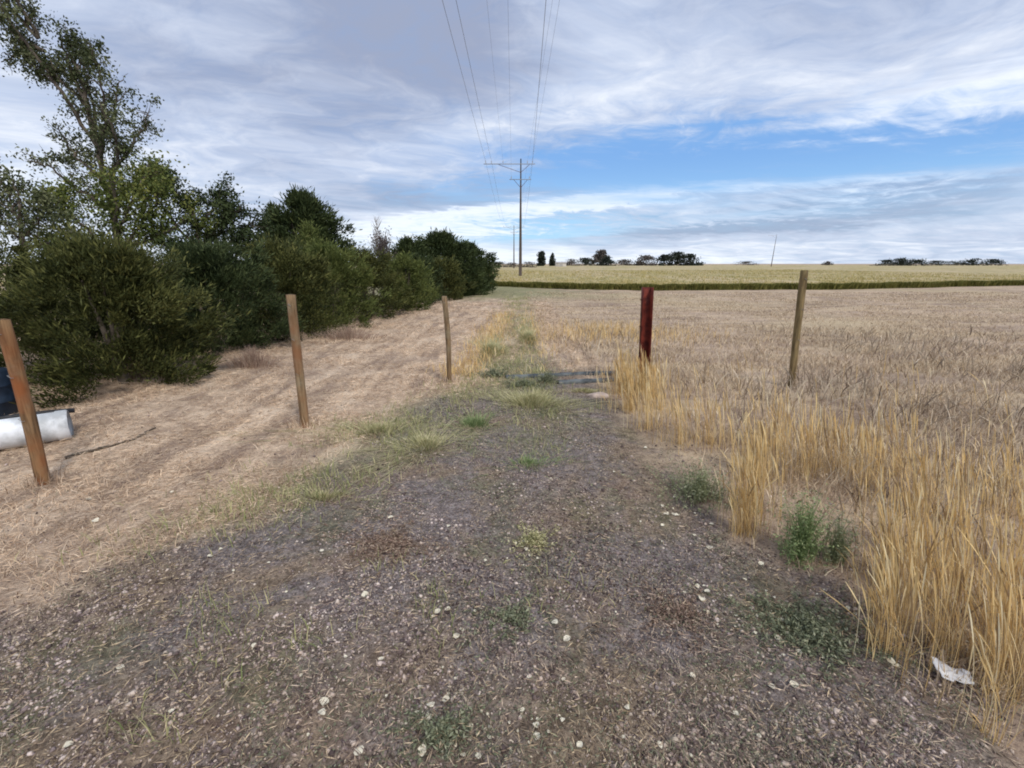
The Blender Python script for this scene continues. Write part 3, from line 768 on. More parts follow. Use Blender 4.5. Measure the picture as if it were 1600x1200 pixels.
def fallen():
    rg = random.Random(6); ms = [leaf_mesh(s) for s in range(5)]
    pl = [(815, 845), (830, 870), (824, 858), (700, 955), (685, 962), (715, 1000), (865, 980), (885, 1003), (598, 1037), (695, 1100), (650, 1117), (670, 1108), (672, 1125), (825, 1065), (510, 1110), (503, 1128),
          (835, 1140), (818, 1112), (840, 1155), (1205, 975), (1222, 966), (1228, 985), (1218, 997), (1300, 952), (1325, 950), (1308, 960), (1250, 1015), (1285, 1020), (1090, 912), (1107, 918), (1095, 935), (1054, 781), (1036, 787),
          (1040, 802), (1036, 820), (1060, 800), (1088, 832), (1110, 815), (1390, 1000), (1378, 986), (1392, 1030), (1405, 1038), (1440, 1018), (1205, 1072), (1240, 1075), (800, 760), (960, 735), (612, 815), (505, 860), (420, 845),
          (345, 855), (330, 870), (395, 1010), (190, 1045), (270, 1120), (108, 1170), (560, 1185), (660, 1180), (745, 1190), (905, 1175), (980, 1110), (1080, 1060), (1165, 905), (1190, 880), (1205, 865), (1212, 930), (1110, 850), (880, 800), (760, 870), (570, 935),
          (700, 820), (150, 815), (142, 780), (255, 795), (268, 770), (1008, 700), (1150, 1120), (1030, 1170)]
    px = [(p[0] + rg.uniform(-3, 3), p[1] + rg.uniform(-3, 3)) for p in pl]
    for _ in range(60):
        c_ = rg.choice([(820, 850), (700, 970), (665, 1115), (1215, 985), (1285, 1015), (1050, 800), (1390, 1015), (1100, 920), (835, 1140)])
        px.append((rg.gauss(c_[0], 28), rg.gauss(c_[1], 18)))
    for _ in range(40):
        px.append((rg.uniform(360, 1340), rg.uniform(760, 1198)))
    for _ in range(45):
        px.append((rg.gauss(1290, 70), rg.gauss(985, 45)) if rg.random() < .5 else (rg.gauss(735, 70), rg.gauss(1130, 40)))
    for i, p in enumerate(px):
        x, y = G(*p); o = bpy.data.objects.new('fallen_leaf', ms[i % 5]); col.objects.link(o)
        s = (rg.uniform(.018, .034) if i < len(pl) else rg.uniform(.007, .017)) * (1 + max(0, y - 2) * .12)
        o.scale = (s, s * rg.uniform(.8, 1.25), s); o.rotation_euler = (rg.uniform(-.25, .25), rg.uniform(-.25, .25), rg.uniform(0, 6.28))
        o.location = (x, y, GZ(x, y) + .004)
        tag(o, 'small pale fallen leaf lying on the gravel or straw', 'leaf', 'pale fallen leaves scattered on the ground')
fallen()

# ------------------------------------------------------------------ weeds
M_weedg = rndmat('green_weed_leaf', [(0, (.11, .16, .06)), (.5, (.24, .32, .13)), (1, (.42, .46, .24))], .75, .2)
M_weedy = rndmat('yellow_green_blade', [(0, (.22, .22, .10)), (.5, (.48, .45, .23)), (1, (.74, .66, .42))], .75, .25)
M_weedr = rndmat('reddish_weed', [(0, (.13, .085, .065)), (.5, (.28, .19, .145)), (1, (.44, .34, .26))], .85, .1)
M_tan = rndmat('tan_dead_stems', [(0, (.24, .155, .12)), (.5, (.42, .30, .23)), (1, (.60, .47, .37))], .85, .15)
def weed(px, py, rx, ry, h, m, label, seed, n=1400, kind='leafy', name='weed_clump', cat='weed'):
    rg = np.random.default_rng(seed); cx, cy = G(px, py); acc = Acc()
    a = rg.uniform(0, 6.28, n); q = np.abs(rg.normal(0, .62, n)) * (1 + .45 * np.sin(a * 2 + seed) + .25 * np.sin(a * 5 + seed * 2)); q = np.minimum(q, 2.2); q = q * (1 + .9 * (fbm(np.cos(a) * 2 + seed, np.sin(a) * 2 + seed, seed) - .3))
    bx, by = np.cos(a) * q * rx, np.sin(a) * q * ry
    z = gz(cx + bx, cy + by) - GZ(cx, cy)
    hh = h * np.clip(1.05 - .45 * q, .25, 1) * rg.uniform(.5, 1.15, n)
    out = np.c_[bx, by] * .45 + rg.normal(0, h * .16, (n, 2))
    sc = 1 + cy * .12
    if kind == 'leafy':
        k = n // 3
        addblades(acc, rg, np.c_[bx, by, z][:k], out[:k], hh[:k], np.full(k, .0014 * sc), 3, None, 0, .6)
        t = rg.uniform(.12, 1, (k * 6, 1)); b0 = np.repeat(np.c_[bx, by, z][:k], 6, 0); o6 = np.repeat(out[:k], 6, 0); h6 = np.repeat(hh[:k], 6)[:, None]
        c = b0 + np.c_[o6 * t ** 1.8, h6 * t] + rg.normal(0, .006, (k * 6, 3))
        v, f = leaves(rg, c, np.c_[rg.normal(size=(k * 6, 2)), rg.uniform(-.2, .9, k * 6)], rg.uniform(.008, .024, k * 6) * sc, rg.uniform(.003, .008, k * 6) * sc)
        acc.add(v, f, np.repeat(rg.uniform(0, 1, k * 6), 4))
    else:
        addblades(acc, rg, np.c_[bx, by, z], out, hh, rg.uniform(.0012, .0028, n) * sc, 3, None, 0, 1)
    o = acc.mesh(name, m); o.location = (cx, cy, GZ(cx, cy)); tag(o, label, cat)
weed(1248, 868, .07, .06, .42, M_weedg, 'bright green upright weed in the gap of the golden grass', 31, 1000)
weed(1305, 875, .05, .05, .30, M_weedp, 'pale grey-green weed against the golden grass edge', 32, 500)
weed(1265, 985, .19, .20, .055, M_weedd, 'low dark green mat of weed with pale leaves fallen around it', 33, 3200)
weed(1092, 778, .22, .20, .26, M_weedp, 'dull green bushy weed at the right edge of the gravel', 34, 1000)
weed(830, 632, .42, .30, .13, M_weedy, 'yellow-green grass tuft in front of the grey poles', 35, 2600, 'b', 'grass_tuft', 'grass tuft')
weed(742, 662, .22, .20, .09, M_weedg, 'small fresh green tuft left of the track centre', 36, 900, 'b', 'grass_tuft', 'grass tuft')
weed(665, 695, .30, .32, .07, M_weedy, 'wide low yellowish tuft at the left edge of the gravel', 37, 1800, 'b', 'grass_tuft', 'grass tuft')
weed(826, 726, .22, .18, .06, M_weedg, 'low green tuft alone in the middle of the gravel', 38, 450, 'b', 'grass_tuft', 'grass tuft')
weed(590, 672, .45, .28, .08, M_weedy, 'pale green tuft on the straw between the two left posts', 39, 1500, 'b', 'grass_tuft', 'grass tuft')
weed(505, 775, .22, .10, .06, M_weedy, 'thin yellow-green tuft along the straw and gravel border', 40, 600, 'b', 'grass_tuft', 'grass tuft')
weed(605, 852, .20, .13, .03, M_weedr, 'low reddish-brown weed on the left part of the gravel', 41, 1500)
weed(1060, 960, .14, .12, .03, M_weedr, 'low reddish-brown weed on the right part of the gravel', 42, 1200)
weed(835, 845, .09, .09, .06, M_weedy, 'sparse yellowish weed with pale leaves in the middle of the gravel', 43, 620)
weed(800, 975, .14, .10, .035, M_weedd, 'low grey-green weed in the centre foreground', 44, 700)
weed(690, 1150, .13, .09, .045, M_weedd, 'low weed with pale leaves at the bottom of the picture', 45, 700)
weed(820, 606, .2, .08, .07, M_weedd, 'low sage-green growth hiding the left half of the grey poles', 48, 900)
weed(915, 612, .22, .06, .06, M_weedy, 'thin yellowish grass fringe before the right half of the grey poles', 49, 500, 'b', 'grass_tuft', 'grass tuft')
weed(855, 600, .09, .07, .15, M_weedd, 'pale sage-green weed leaning on the grey poles', 46, 800)
weed(772, 590, .22, .14, .14, M_weedd, 'grey-green weed at the left end of the grey poles', 47, 600)
weed(205, 592, .22, .16, .44, M_tan, 'tuft of tall tan dead stems before the nearest junipers', 51, 500, 'b', 'dead_grass_tuft', 'grass tuft')
weed(395, 572, .35, .18, .38, M_tan, 'tuft of tan dead stems under the junipers left of the tan post', 52, 700, 'b', 'dead_grass_tuft', 'grass tuft')
weed(545, 530, .6, .25, .34, M_tan, 'dead stems at the hedge foot right of the tan post', 53, 700, 'b', 'dead_grass_tuft', 'grass tuft')
weed(768, 545, .25, .9, .14, M_weedy, 'yellowish grass tuft left of the track beyond the poles', 54, 2600, 'b', 'grass_tuft', 'grass tuft')
weed(825, 525, .22, 1.2, .13, M_weedy, 'yellowish grass strip on the crown of the track beyond the poles', 55, 2400, 'b', 'grass_tuft', 'grass tuft')

# ------------------------------------------------------------------ trees and shrubs
def gmat(name, a, b_, c_, tr=.12): return rndmat(name, [(0, a), (.5, b_), (1, c_)], .7, tr)
M_jun = gmat('juniper_needles', (.016, .022, .006), (.055, .064, .016), (.17, .17, .05))
M_jun2 = gmat('deep_green_needles', (.012, .020, .007), (.038, .056, .018), (.11, .135, .05))
M_jun3 = gmat('light_green_needles', (.04, .055, .014), (.10, .125, .032), (.20, .22, .065))
M_dkleaf = gmat('dark_green_leaf', (.014, .024, .008), (.040, .058, .018), (.085, .105, .034))
M_leaf = gmat('cottonwood_leaf', (.020, .028, .010), (.065, .080, .028), (.26, .27, .14), .2)
M_leaf2 = gmat('green_yellow_leaf', (.05, .07, .018), (.12, .15, .035), (.27, .26, .07), .25)
M_far = gmat('far_leaf', (.012, .018, .012), (.026, .034, .024), (.045, .055, .038), 0)
M_faro = gmat('far_brown_leaf', (.055, .045, .04), (.09, .075, .065), (.13, .11, .095), 0)

def conifer(name, loc, r, h, m, label, seed, n=15000, shape='round', lean=0., cat='shrub', group=None, leaf=(.05, .014), bark=None, base=.0):
    """bushy evergreen: sprays growing outwards and up from a stem, uneven outline, dark gaps"""
    rg = np.random.default_rng(seed)
    root = empty(name, (loc[0], loc[1], GZ(*loc)))
    # stems
    vs, fs, c = [], [], 0
    for j in range(5):
        a = rg.uniform(0, 6.28); q = rg.uniform(.1, .5) * r
        pts = [np.array([0, 0, -.05]) + np.array([math.cos(a) * q * t ** 1.3, math.sin(a) * q * t ** 1.3, h * .8 * t]) for t in np.linspace(0, 1, 5)]
        v, f = tube(pts, np.linspace(.045, .01, 5) * (1 + h * .1), 6); vs.append(v); fs.append(f + c); c += len(v)
    bigmesh('trunk', np.concatenate(vs), np.concatenate(fs), bark or M_bark, None, True, root)
    # crown: clumps on and inside an uneven body
    nc = int(110 * (r * h) ** .7) + 40
    u = rg.uniform(0, 1, nc) ** 1.15; a = rg.uniform(0, 6.28, nc)
    zc = base + u * (1 - base)
    if shape == 'round': prof = .95 * np.sqrt(np.clip(1 - (zc * 1.42 - .45) ** 2, .02, 1))
    elif shape == 'cone': prof = np.clip(1.02 - zc, .04, 1) ** .75
    else: prof = np.clip(1 - np.abs(zc - .35) ** 1.8 * 1.9, .1, 1)
    lump = 1 + .22 * np.sin(a * 3 + seed) * np.sin(zc * 7 + seed) + rg.normal(0, .20, nc)
    q = rg.uniform(0, 1, nc) ** .38 * prof * lump * r
    cc = np.c_[np.cos(a) * q, np.sin(a) * q, zc * h * .94 + .05]
    cr = rg.uniform(.10, .30, nc) * (r ** .5)
    if shape == 'round':                       # upright leaders above the body
        nl = 9; la = rg.uniform(0, 6.28, nl); lq = rg.uniform(.1, .75, nl) * r; lh = h * rg.uniform(.74, .99, nl)
        lt = rg.integers(0, nl, nc // 3); tt = rg.uniform(.6, 1, nc // 3); j = nc - nc // 3
        cc[j:] = np.c_[np.cos(la[lt]) * lq[lt] + rg.normal(0, .06, nc // 3), np.sin(la[lt]) * lq[lt] + rg.normal(0, .06, nc // 3), lh[lt] * tt]
        cr[j:] = .05 + .26 * (1.02 - tt) * r ** .5
    per = n // nc; N = nc * per
    b = np.repeat(cc, per, 0); s = np.repeat(cr, per)
    d = rg.normal(size=(N, 3)); d = unit(d) * (rg.uniform(0, 1, N) ** .45 * s)[:, None] * [1, 1, .8]
    pt = b + d; pt[:, 2] = np.maximum(pt[:, 2], .02)
    out = unit(np.c_[b[:, :2], np.full(N, .25 * h)]) * .8 + unit(d) * .6 + rg.normal(0, .35, (N, 3)) + [lean, 0, .25]
    acc = Acc(); L = rg.uniform(.6, 1.4, N) * leaf[0]; W = rg.uniform(.6, 1.4, N) * leaf[1]
    v, f = leaves(rg, pt, out, L, W)
    tone = np.repeat(rg.uniform(.12, .88, nc), per) * .6 + rg.uniform(0, .4, N)
    acc.add(v, f, np.repeat(tone, 4))
    # shoots breaking the outline
    k = N // 7; i = rg.choice(N, k); dirn = unit(np.c_[b[i][:, :2] * .6, np.full(k, .5)] + rg.normal(0, .25, (k, 3)))
    e = pt[i] + dirn * (rg.uniform(.02, .24, k) * min(1.0, r))[:, None]
    v, f = leaves(rg, e, dirn, rg.uniform(1.2, 2.8, k) * leaf[0], rg.uniform(.7, 1.2, k) * leaf[1]); acc.add(v, f, np.repeat(rg.uniform(.3, 1, k), 4))
    acc.mesh('crown', m, root)
    tag(root, label, cat, group)
    return root
HG = 'evergreen shrubs of the hedge'
hedge = [
    ((-7.3, 6.2), 1.15, 1.90, M_jun, 'dark olive juniper cut off by the left picture edge', 26000),
    ((-5.35, 6.15), 1.12, 1.80, M_jun, 'nearest dark olive juniper, just behind the end of the white pipe', 75000),
    ((-7.6, 8.2), 1.25, 1.85, M_jun3, 'olive juniper in the second row behind the nearest two', 22000),
    ((-5.5, 8.45), 1.25, 1.92, M_jun2, 'deep green juniper second along the hedge, left of the tan post', 60000),
    ((-7.2, 10.6), 1.2, 1.85, M_jun, 'dark juniper in the back row behind the second hedge shrub', 18000),
    ((-4.95, 10.3), 1.10, 2.05, M_jun, 'olive juniper third along the hedge, behind the tan post', 30000),
    ((-4.75, 12.4), 1.10, 2.05, M_jun3, 'lighter green juniper fourth along the hedge, right of the tan post', 26000),
    ((-4.45, 14.6), 1.05, 2.0, M_jun, 'olive juniper fifth along the hedge', 22000),
    ((-3.75, 16.6), 1.0, 1.85, M_jun3, 'bright green rounded juniper bulging towards the track', 22000),
    ((-3.9, 19.2), 1.1, 1.9, M_jun2, 'dull green juniper seventh along the hedge', 18000),
    ((-3.2, 21.8), 1.1, 1.8, M_jun, 'low olive juniper eighth along the hedge, below the dark round trees', 16000),
    ((-6.4, 12.8), 1.2, 2.1, M_jun2, 'dark juniper behind the fourth hedge shrub', 14000),
]
for i, (loc, r, h, m, lab, n) in enumerate(hedge):
    conifer('juniper', loc, r, h, m, lab, 100 + i, n, 'round', group=HG, leaf=(.036 * (1 + loc[1] * .055), .0115 * (1 + loc[1] * .085)))
conifer('juniper', (-5.75, 13.6), .85, 2.75, M_jun3, 'pointed light green juniper in front of the dark round tree', 130, 12000, 'cone', leaf=(.07, .022), group=HG)

def big(name, px, Y, ptop, r, m, label, seed, n, **k):
    X = P(px, 412, Y).x; h = P(px, ptop, Y).z - GZ(X, Y)
    return conifer(name, (X, Y), r, h, m, label, seed, n, cat='tree', **k)
big('round_tree', 484, 16, 299, 1.55, M_dkleaf, 'dark dome-shaped tree standing alone above the hedge', 140, 46000, shape='full', leaf=(.09, .045), base=.12)
big('round_tree', 436, 16.4, 312, .55, M_dkleaf, 'small dark tree touching the left side of the dome-shaped tree', 141, 6000, shape='full', leaf=(.09, .04), base=.35)
big('round_tree', 642, 23, 374, 1.55, M_dkleaf, 'left of the three dark round trees at the hedge end', 142, 22000, shape='full', leaf=(.10, .05))
big('round_tree', 690, 25, 363, 2.3, M_dkleaf, 'tallest and middle of the three dark round trees at the hedge end', 143, 40000, shape='full', leaf=(.11, .055))
big('round_tree', 731, 28, 380, 1.6, M_dkleaf, 'last dark round tree of the hedge, next to the open field', 144, 26000, shape='full', leaf=(.11, .055))

def twigtree(name, loc, h, label, seed, n=60, spread=.4, m=None, r0=.05, cat='tree', nleaf=0, mleaf=None, cl=.3, start=.1):
    """bare upright branches, optional sparse leaves"""
    rg = np.random.default_rng(seed); vs, fs, c = [], [], 0; tips = []
    def add(pts, rad, k=5):
        nonlocal c
        v, f = tube(pts, rad, k, cap=False); vs.append(v); fs.append(f + c); c += len(v)
    tr = [np.array([rg.normal(0, .02) * h * t, rg.normal(0, .02) * h * t, h * t - .03]) for t in np.linspace(0, 1, 8)]
    add(tr, np.linspace(r0, r0 * .15, 8), 8)
    for j in range(n):
        t = rg.uniform(start, .92); i = int(t * 7); o = tr[i] * (1 - (t * 7 - i)) + tr[min(i + 1, 7)] * (t * 7 - i)
        a = rg.uniform(0, 6.28); L = h * spread * (1 - t * .55) * rg.uniform(.5, 1.1)
        d = unit(np.array([math.cos(a), math.sin(a), rg.uniform(.9, 2.4)]))
        pts = [o + d * L * s + rg.normal(0, .02, 3) * L * s + np.array([0, 0, L * .2 * s * s]) for s in np.linspace(0, 1, 5)]
        add(pts, np.linspace(r0 * .35, r0 * .08, 5), 4); tips += pts[1:]
    root = empty(name, (loc[0], loc[1], GZ(*loc)))
    bigmesh('trunk', np.concatenate(vs), np.concatenate(fs), m or M_barkg, None, True, root)
    if nleaf:
        T = np.array(tips); i = rg.integers(0, len(T), nleaf); pt = T[i] + rg.normal(0, cl, (nleaf, 3))
        acc = Acc(); v, f = leaves(rg, pt, rg.normal(size=(nleaf, 3)), rg.uniform(.05, .10, nleaf), rg.uniform(.03, .06, nleaf)); acc.add(v, f, np.repeat(rg.uniform(0, 1, nleaf), 4))
        acc.mesh('crown', mleaf, root)
    tag(root, label, cat); return root
X = P(600, 412, 20).x
twigtree('bare_shrub', (X, 20), 2.65, 'leafless greyish shrub between the hedge and the dark round trees', 150, 260, .45, M_barkf, .05, 'shrub', 2600, M_faro, .09, .05)
for px, Y, pt, lab, s in [(345, 50, 283, 'faint bare poplar behind the hedge, left and thinner of two', 151), (372, 52, 272, 'faint bare poplar behind the hedge, right and taller of two', 152), (592, 45, 338, 'faint bare poplar behind the grey leafless shrub', 153)]:
    X = P(px, 412, Y).x; twigtree('bare_poplar', (X, Y), P(px, pt, Y).z, lab, s, 70, .12 if s < 153 else .3, M_barkg, .07)

def limbtree(name, Y, limbs, mleaf, label, seed, clusters, nleaf, lsize=(.075, .05), spread=.26, rad=.1, fine=20):
    """broadleaf tree built from limbs; leaves sit in clusters along the twigs"""
    rg = np.random.default_rng(seed)
    P0 = P(*limbs[0][0], Y); base = np.array([P0.x, Y, 0]); base[2] = GZ(base[0], Y)
    vs, fs, c, tips = [], [], 0, []
    for j, lb in enumerate(limbs):
        dz_ = 0 if j == 0 else rg.uniform(-.9, .9)
        q = [np.array(P(px, py, Y)) for px, py in lb]
        for k in range(len(q)): q[k] = q[k] + [0, dz_ * (k / max(1, len(q) - 1)), 0] - base
        if j == 0: q[0][2] = -.1
        q = np.array(q); t = np.linspace(0, len(q) - 1, 4 * len(q))
        sm = np.stack([np.interp(t, np.arange(len(q)), q[:, a]) for a in range(3)], 1) + rg.normal(0, .02, (len(t), 3)); sm[0] = q[0]
        r0 = rad if j == 0 else rad * .45
        v, f = tube(sm, np.linspace(r0, r0 * .2, len(sm)), 7, cap=False); vs.append(v); fs.append(f + c); c += len(v)
        w0 = 0.45 if j == 0 else .05
        for _ in range(fine if j else fine // 2):
            s = rg.uniform(w0, 1); i = int(s * (len(sm) - 1)); o = sm[i]; L = rg.uniform(.25, .75) * (1.1 - .5 * s)
            d = unit(unit(sm[min(i + 1, len(sm) - 1)] - sm[max(i - 1, 0)]) * .9 + rg.normal(0, .55, 3) + [0, 0, .35])
            tw = [o + d * L * u + rg.normal(0, .02, 3) for u in (0, .35, .7, 1)]
            v, f = tube(tw, [.014, .01, .006, .003], 4, cap=False); vs.append(v); fs.append(f + c); c += len(v); tips += tw[1:]
    root = empty(name, tuple(base))
    bigmesh('trunk', np.concatenate(vs), np.concatenate(fs), M_bark, None, True, root)
    T = np.array(tips); i = rg.integers(0, len(T), clusters); cc = T[i] + rg.normal(0, .08, (clusters, 3))
    per = nleaf // clusters; N = per * clusters; s = np.repeat(rg.uniform(.4, 1, clusters) * spread, per)[:, None]
    pt = np.repeat(cc, per, 0) + rg.normal(0, .5, (N, 3)) * s
    acc = Acc(); v, f = leaves(rg, pt, rg.normal(size=(N, 3)) + [0, 0, -.5], rg.uniform(.6, 1.2, N) * lsize[0], rg.uniform(.6, 1.2, N) * lsize[1])
    acc.add(v, f, np.repeat(np.repeat(rg.uniform(0, .6, clusters), per) + rg.uniform(0, .4, N), 4))
    acc.mesh('crown', mleaf, root); tag(root, label, 'tree'); return root
limbtree('cottonwood_tree', 11.5, [
    [(205, 560), (190, 430), (172, 320), (155, 235), (138, 170), (112, 110), (95, 62)],
    [(152, 230), (110, 150), (75, 85), (45, 30), (15, -30)],
    [(165, 290), (130, 265), (90, 235), (55, 205), (30, 172)],
    [(158, 250), (180, 200), (192, 150), (190, 95)],
    [(140, 175), (128, 120), (115, 85), (118, 70)],
    [(70, 80), (30, 60), (0, 20), (-20, -20)],
    [(90, 110), (55, 90), (20, 75), (-15, 90)],
    [(170, 300), (200, 255), (212, 225), (205, 180)],
    [(60, 60), (45, 10), (40, -30)],
    [(175, 330), (140, 300), (115, 270), (100, 262)],
    [(155, 235), (165, 180), (160, 140), (150, 110)], [(138, 170), (100, 130), (70, 115), (50, 110)],
    [(150, 215), (130, 160), (100, 100), (85, 55)], [(60, 60), (30, 20), (10, -20)], [(165, 280), (195, 225), (200, 190), (195, 160)],
], M_leaf, 'tall open cottonwood leaning left with sky showing through its crown', 160, 330, 16500, (.070, .042), .26, .095, 18)
limbtree('broadleaf_tree', 10.5, [
    [(200, 560), (190, 440), (185, 380), (180, 330), (178, 280)],
    [(188, 400), (150, 370), (120, 340), (100, 310)], [(186, 400), (215, 350), (235, 310), (240, 285)],
    [(186, 380), (165, 320), (150, 285), (140, 270)], [(188, 390), (225, 370), (255, 350), (270, 330)],
    [(186, 400), (140, 392), (110, 385), (75, 375)], [(186, 360), (200, 310), (205, 280), (212, 262)],
], M_leaf2, 'leafy yellow-green tree under the tall cottonwood', 161, 150, 10500, (.080, .048), .40, .08, 18)
limbtree('broadleaf_tree', 12, [
    [(335, 540), (325, 440), (315, 390), (305, 340), (290, 300)],
    [(315, 390), (280, 355), (262, 320), (262, 290)], [(315, 385), (345, 350), (360, 335), (380, 330)],
    [(320, 400), (355, 385), (385, 372), (408, 372)], [(318, 380), (350, 360), (375, 352), (392, 352)], [(322, 430), (360, 405), (395, 395), (415, 392)], [(315, 400), (270, 390), (250, 380), (235, 365)],
    [(310, 360), (330, 325), (345, 318), (355, 322)], [(305, 340), (285, 310), (272, 292), (262, 285)],
], M_dkleaf, 'dark ragged tree with layered branches between the cottonwood and the dome-shaped tree', 162, 190, 15000, (.08, .045), .28, .08, 20)
limbtree('broadleaf_tree', 9.5, [
    [(40, 540), (38, 430), (35, 370), (30, 320), (25, 295)],
    [(36, 380), (0, 350), (-30, 320), (-60, 310)], [(36, 375), (60, 350), (80, 335), (85, 325)],
    [(34, 350), (10, 320), (0, 300), (-10, 292)], [(36, 385), (75, 378), (100, 372), (110, 370)],
], M_leaf, 'grey-green small tree at the left edge below the tall cottonwood', 163, 80, 4200, (.075, .045), .28, .06, 13)

# ------------------------------------------------------------------ far trees along the horizon
def fartree(px, pb, pt, wpx, Y, m, label, seed, n=900, shape='full'):
    wpx *= 1.45 if shape == 'full' else 1.0
    X = P(px, 412, Y).x; h = P(px, pt, Y).z; r = wpx / 2 / F_PX * Y
    rg = np.random.default_rng(seed); root = empty('field_tree', (X, Y, 0))
    v, f = tube([[0, 0, -.2], [.05 * h * .2, 0, h * .35], [0, 0, h * .7]], [h * .035, h * .025, h * .01], 6); bigmesh('trunk', v, f, M_bark, None, True, root)
    nc = 26; a = rg.uniform(0, 6.28, nc); u = rg.uniform(.0, 1, nc)
    pf = np.clip(1 - np.abs(u - .2) ** 2 * 1.5, .15, 1) if shape == 'full' else np.clip(1.1 - u, .2, 1)
    q = rg.uniform(.2, 1, nc) * pf * r * .85; cc = np.c_[np.cos(a) * q, np.sin(a) * q, u * h * .92]
    i = rg.integers(0, nc, n); pts = cc[i] + rg.normal(0, 1, (n, 3)) * [r * .2, r * .2, h * .09]; pts[:, 2] = pts[:, 2].clip(.1, h)
    acc = Acc(); s = h * .19; v, f = leaves(rg, pts, rg.normal(size=(n, 3)), rg.uniform(.6, 1.3, n) * s, rg.uniform(.5, 1, n) * s * .7)
    acc.add(v, f, np.repeat(rg.uniform(0, 1, n), 4)); acc.mesh('crown', m, root); tag(root, label, 'tree', 'trees on the horizon')
FT = [(846, 393, 17, 260, M_far, 'dark upright horizon tree nearest the utility pole', 'cone'), (863, 396, 10, 270, M_far, 'thin upright horizon tree, right neighbour of the darker one', 'cone'),
      (893, 405, 24, 320, M_faro, 'low brown horizon bush beside the small pale shed', 'full'), (915, 403, 26, 320, M_far, 'low dark horizon tree in the middle of the left group', 'full'),
      (939, 391, 20, 330, M_faro, 'taller grey horizon tree above a black one', 'full'), (948, 401, 18, 300, M_far, 'small black rounded horizon tree under the taller grey one', 'full'),
      (975, 405, 26, 330, M_faro, 'low brownish horizon tree right of the black rounded one', 'full'), (1010, 399, 26, 320, M_faro, 'brownish horizon tree left of the dark grove', 'full'),
      (1036, 398, 22, 310, M_far, 'first and smallest dark tree of the left grove', 'full'), (1057, 394, 30, 310, M_far, 'widest dark tree of the left grove', 'full'), (1078, 397, 24, 315, M_far, 'last dark tree at the right end of the left grove', 'full'),
      (1384, 406, 24, 300, M_far, 'low dark tree at the left end of the right-hand grove', 'full'), (1408, 402, 28, 300, M_far, 'highest dark tree of the right-hand grove', 'full'), (1431, 404, 24, 300, M_far, 'dark tree right of the highest in the right-hand grove', 'full'),
      (1462, 407, 28, 340, M_far, 'low dark tree just past the gap in the right-hand trees', 'full'), (1492, 407, 30, 345, M_far, 'flat dark tree in the low row at the right', 'full'), (1522, 404, 26, 340, M_far, 'slightly taller tree in the low row at the right', 'full'),
      (1550, 405, 26, 340, M_far, 'last dark tree of the low row near the right edge', 'full'), (1293, 408, 12, 400, M_faro, 'tiny brownish tree alone between the two groves', 'full'), (1165, 408, 26, 420, M_faro, 'faint low brownish tree left of the thin far pole', 'full')]
for i, (px, pt, w, Y, m, lab, sh) in enumerate(FT): fartree(px, 415, pt, w, Y, m, lab, 200 + i, 900, sh)
# tall feathery growth beyond the hedge end
for i, (px, pt, w) in enumerate([(778, 409, 30), (800, 410, 26), (826, 409, 24)]):
    fartree(px, 425, pt, w, 170, M_faro, ['low pale brown far bush right after the hedge end', 'low pale brown far bush left of the utility pole foot', 'low pale brown far bush right of the utility pole foot'][i], 240 + i, 700)

def shed():
    Y = 230; x0 = P(868, 412, Y).x; x1 = P(884, 412, Y).x; z1 = P(870, 409, Y).z; w = x1 - x0
    root = empty('farm_shed', ((x0 + x1) / 2, Y, 0)); hw, hd = w / 2, 2.2; e = z1 * .72
    V = [[-hw, -hd, 0], [hw, -hd, 0], [hw, hd, 0], [-hw, hd, 0], [-hw, -hd, e], [hw, -hd, e], [hw, hd, e], [-hw, hd, e]]
    bigmesh('wall', V, [[0, 1, 5, 4], [1, 2, 6, 5], [2, 3, 7, 6], [3, 0, 4, 7]], M_shed, None, False, root)
    o_ = .15
    V = [[-hw - o_, -hd - o_, e], [hw + o_, -hd - o_, e], [hw + o_, hd + o_, e], [-hw - o_, hd + o_, e], [-hw - o_, 0, z1], [hw + o_, 0, z1]]
    bigmesh('roof', V, [[0, 1, 5, 4], [2, 3, 4, 5], [1, 2, 5, 5][:3] + [1], [3, 0, 4, 3]] if False else [[0, 1, 5, 4], [2, 3, 4, 5], [0, 3, 2, 1]], M_roof, None, False, root)
    V = [[-.8, -hd - .03, 0], [.8, -hd - .03, 0], [.8, -hd - .03, e * .8], [-.8, -hd - .03, e * .8]]
    bigmesh('door', V, [[0, 1, 2, 3]], M_roof, None, False, root)
    tag(root, 'tiny pale shed on the horizon between the upright trees and the low bushes', 'shed')
shed()

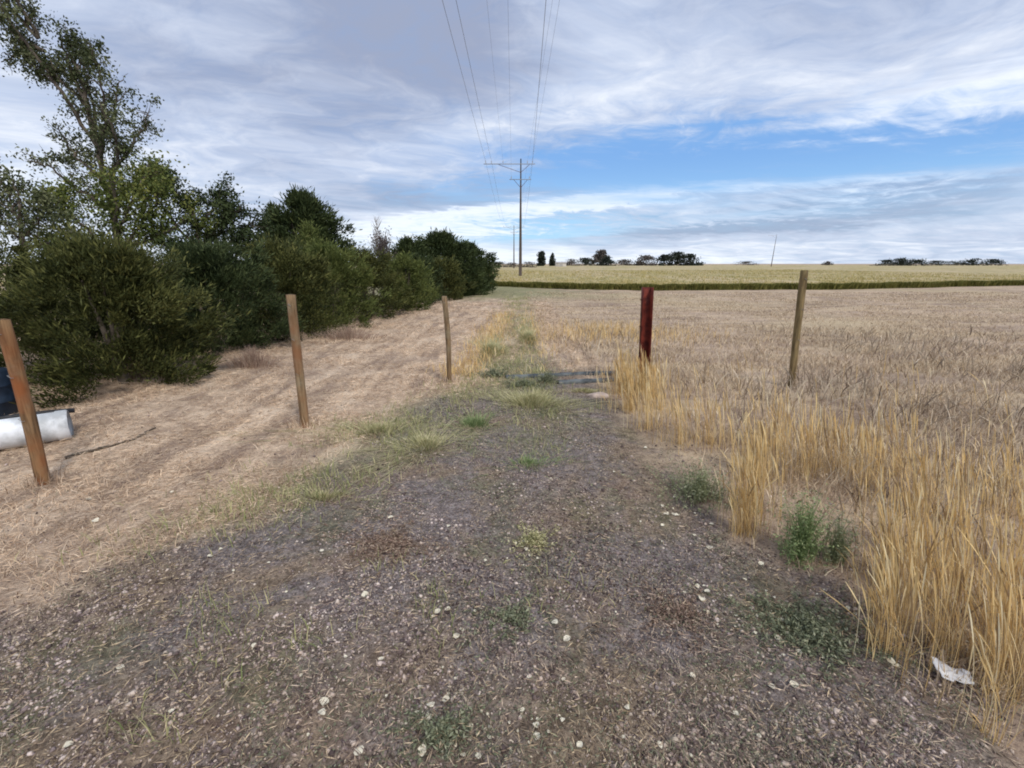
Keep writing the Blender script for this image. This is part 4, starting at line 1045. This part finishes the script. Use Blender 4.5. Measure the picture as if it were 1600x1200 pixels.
# ------------------------------------------------------------------ utility poles and cables
YP = 49.0
def upole(px, pb, pt, Y, r0, label, arms, grp=True, lean=0):
    b = P(px, pb, Y); X = b.x; h = P(px, pt, Y).z
    root = empty('utility_pole', (X, Y, 0)); ts = np.linspace(0, 1, 9)
    v, f = tube([[lean * t, 0, h * t - .3 * (t == 0)] for t in ts], [r0 * (1.15 - .80 * t) for t in ts], 12); bigmesh('shaft', v, f, M_pole, None, True, root)
    att = []
    for (pa, pb_, py, ins) in arms:
        a = P(pa, py, Y).x - X; c = P(pb_, py, Y).x - X; z = P(pa, py, Y).z; s = .03
        V = [[x, y - .22, z + w] for x in (a, c) for y in (-s, s) for w in (-s, s)]
        bigmesh('crossarm', V, [[0, 1, 3, 2], [4, 6, 7, 5], [0, 4, 5, 1], [2, 3, 7, 6], [0, 2, 6, 4], [1, 5, 7, 3]], M_arm, None, False, root)
        for q in (a * .6, c * .6):
            if abs(q) > .2:
                v, f = tube([[q, -.2, z - .05], [0, -.16, z - .75]], [.02, .02], 6); bigmesh('brace', v, f, M_rust, None, True, root)
        for pi in ins:
            x = P(pi, py, Y).x - X
            v, f = tube([[x, -.22, z + .06], [x, -.22, z + .12], [x, -.22, z + .16], [x, -.22, z + .22], [x, -.22, z + .27]], [.015, .045, .03, .05, .02], 8)
            bigmesh('insulator', v, f, M_ins, None, True, root); att.append((X + x, Y - .22, z + .27))
    tag(root, label, 'utility pole', 'utility poles of the power line'); return att
A1 = upole(813, 438, 248, YP, .15, 'tall brown utility pole standing in the yellow crop, nearest of the line', [(756, 836, 257, [759, 768, 786, 824, 832]), (796, 830, 281, [799, 827])])
A2 = upole(803, 424, 352, 132, .17, 'second utility pole, fainter and left behind the nearest one', [(786, 820, 355, [787, 791, 798, 808, 818]), (797, 810, 363, [798, 809])])
upole(1205, 415, 366, 210, .16, 'thin far utility pole alone above the field at the right', [(1200, 1212, 368, [1201, 1211])], lean=.6)
def cable(a, b, sag, r, label, n=40):
    a, b = np.array(a, float), np.array(b, float); pts = []
    for t in np.linspace(0, 1, n): p = a * (1 - t) + b * t - [0, 0, 4 * sag * t * (1 - t)]; pts.append(p - a)
    v, f = tube(pts, [r] * n, 5); o = bigmesh('power_cable', v, f, M_wire, None, True); o.location = tuple(a)
    tag(o, label, 'cable', 'power cables of the line')
# spans from the nearest pole back over the camera to the one behind it
names = ['upper-arm cable, leftmost', 'upper-arm cable, second from the left', 'upper-arm cable left of the pole', 'upper-arm cable right of the pole', 'upper-arm cable, rightmost', 'lower-arm cable on the left', 'lower-arm cable on the right']
rad = [.009, .009, .004, .004, .011, .004, .004]
ends = [-2.45, -2.10, -1.0, 1.4, -0.5, -.25, 1.0]
for i, p in enumerate(A1):
    q = (ends[i], -46.0, p[2] + .1)
    cable(p, q, .5, rad[i], names[i] + ', running overhead')
for i in (0, 1, 3, 4, 6):
    cable(A1[i], A2[i], 1.0, rad[i] * 1.1, names[i] + ', running on to the second pole')
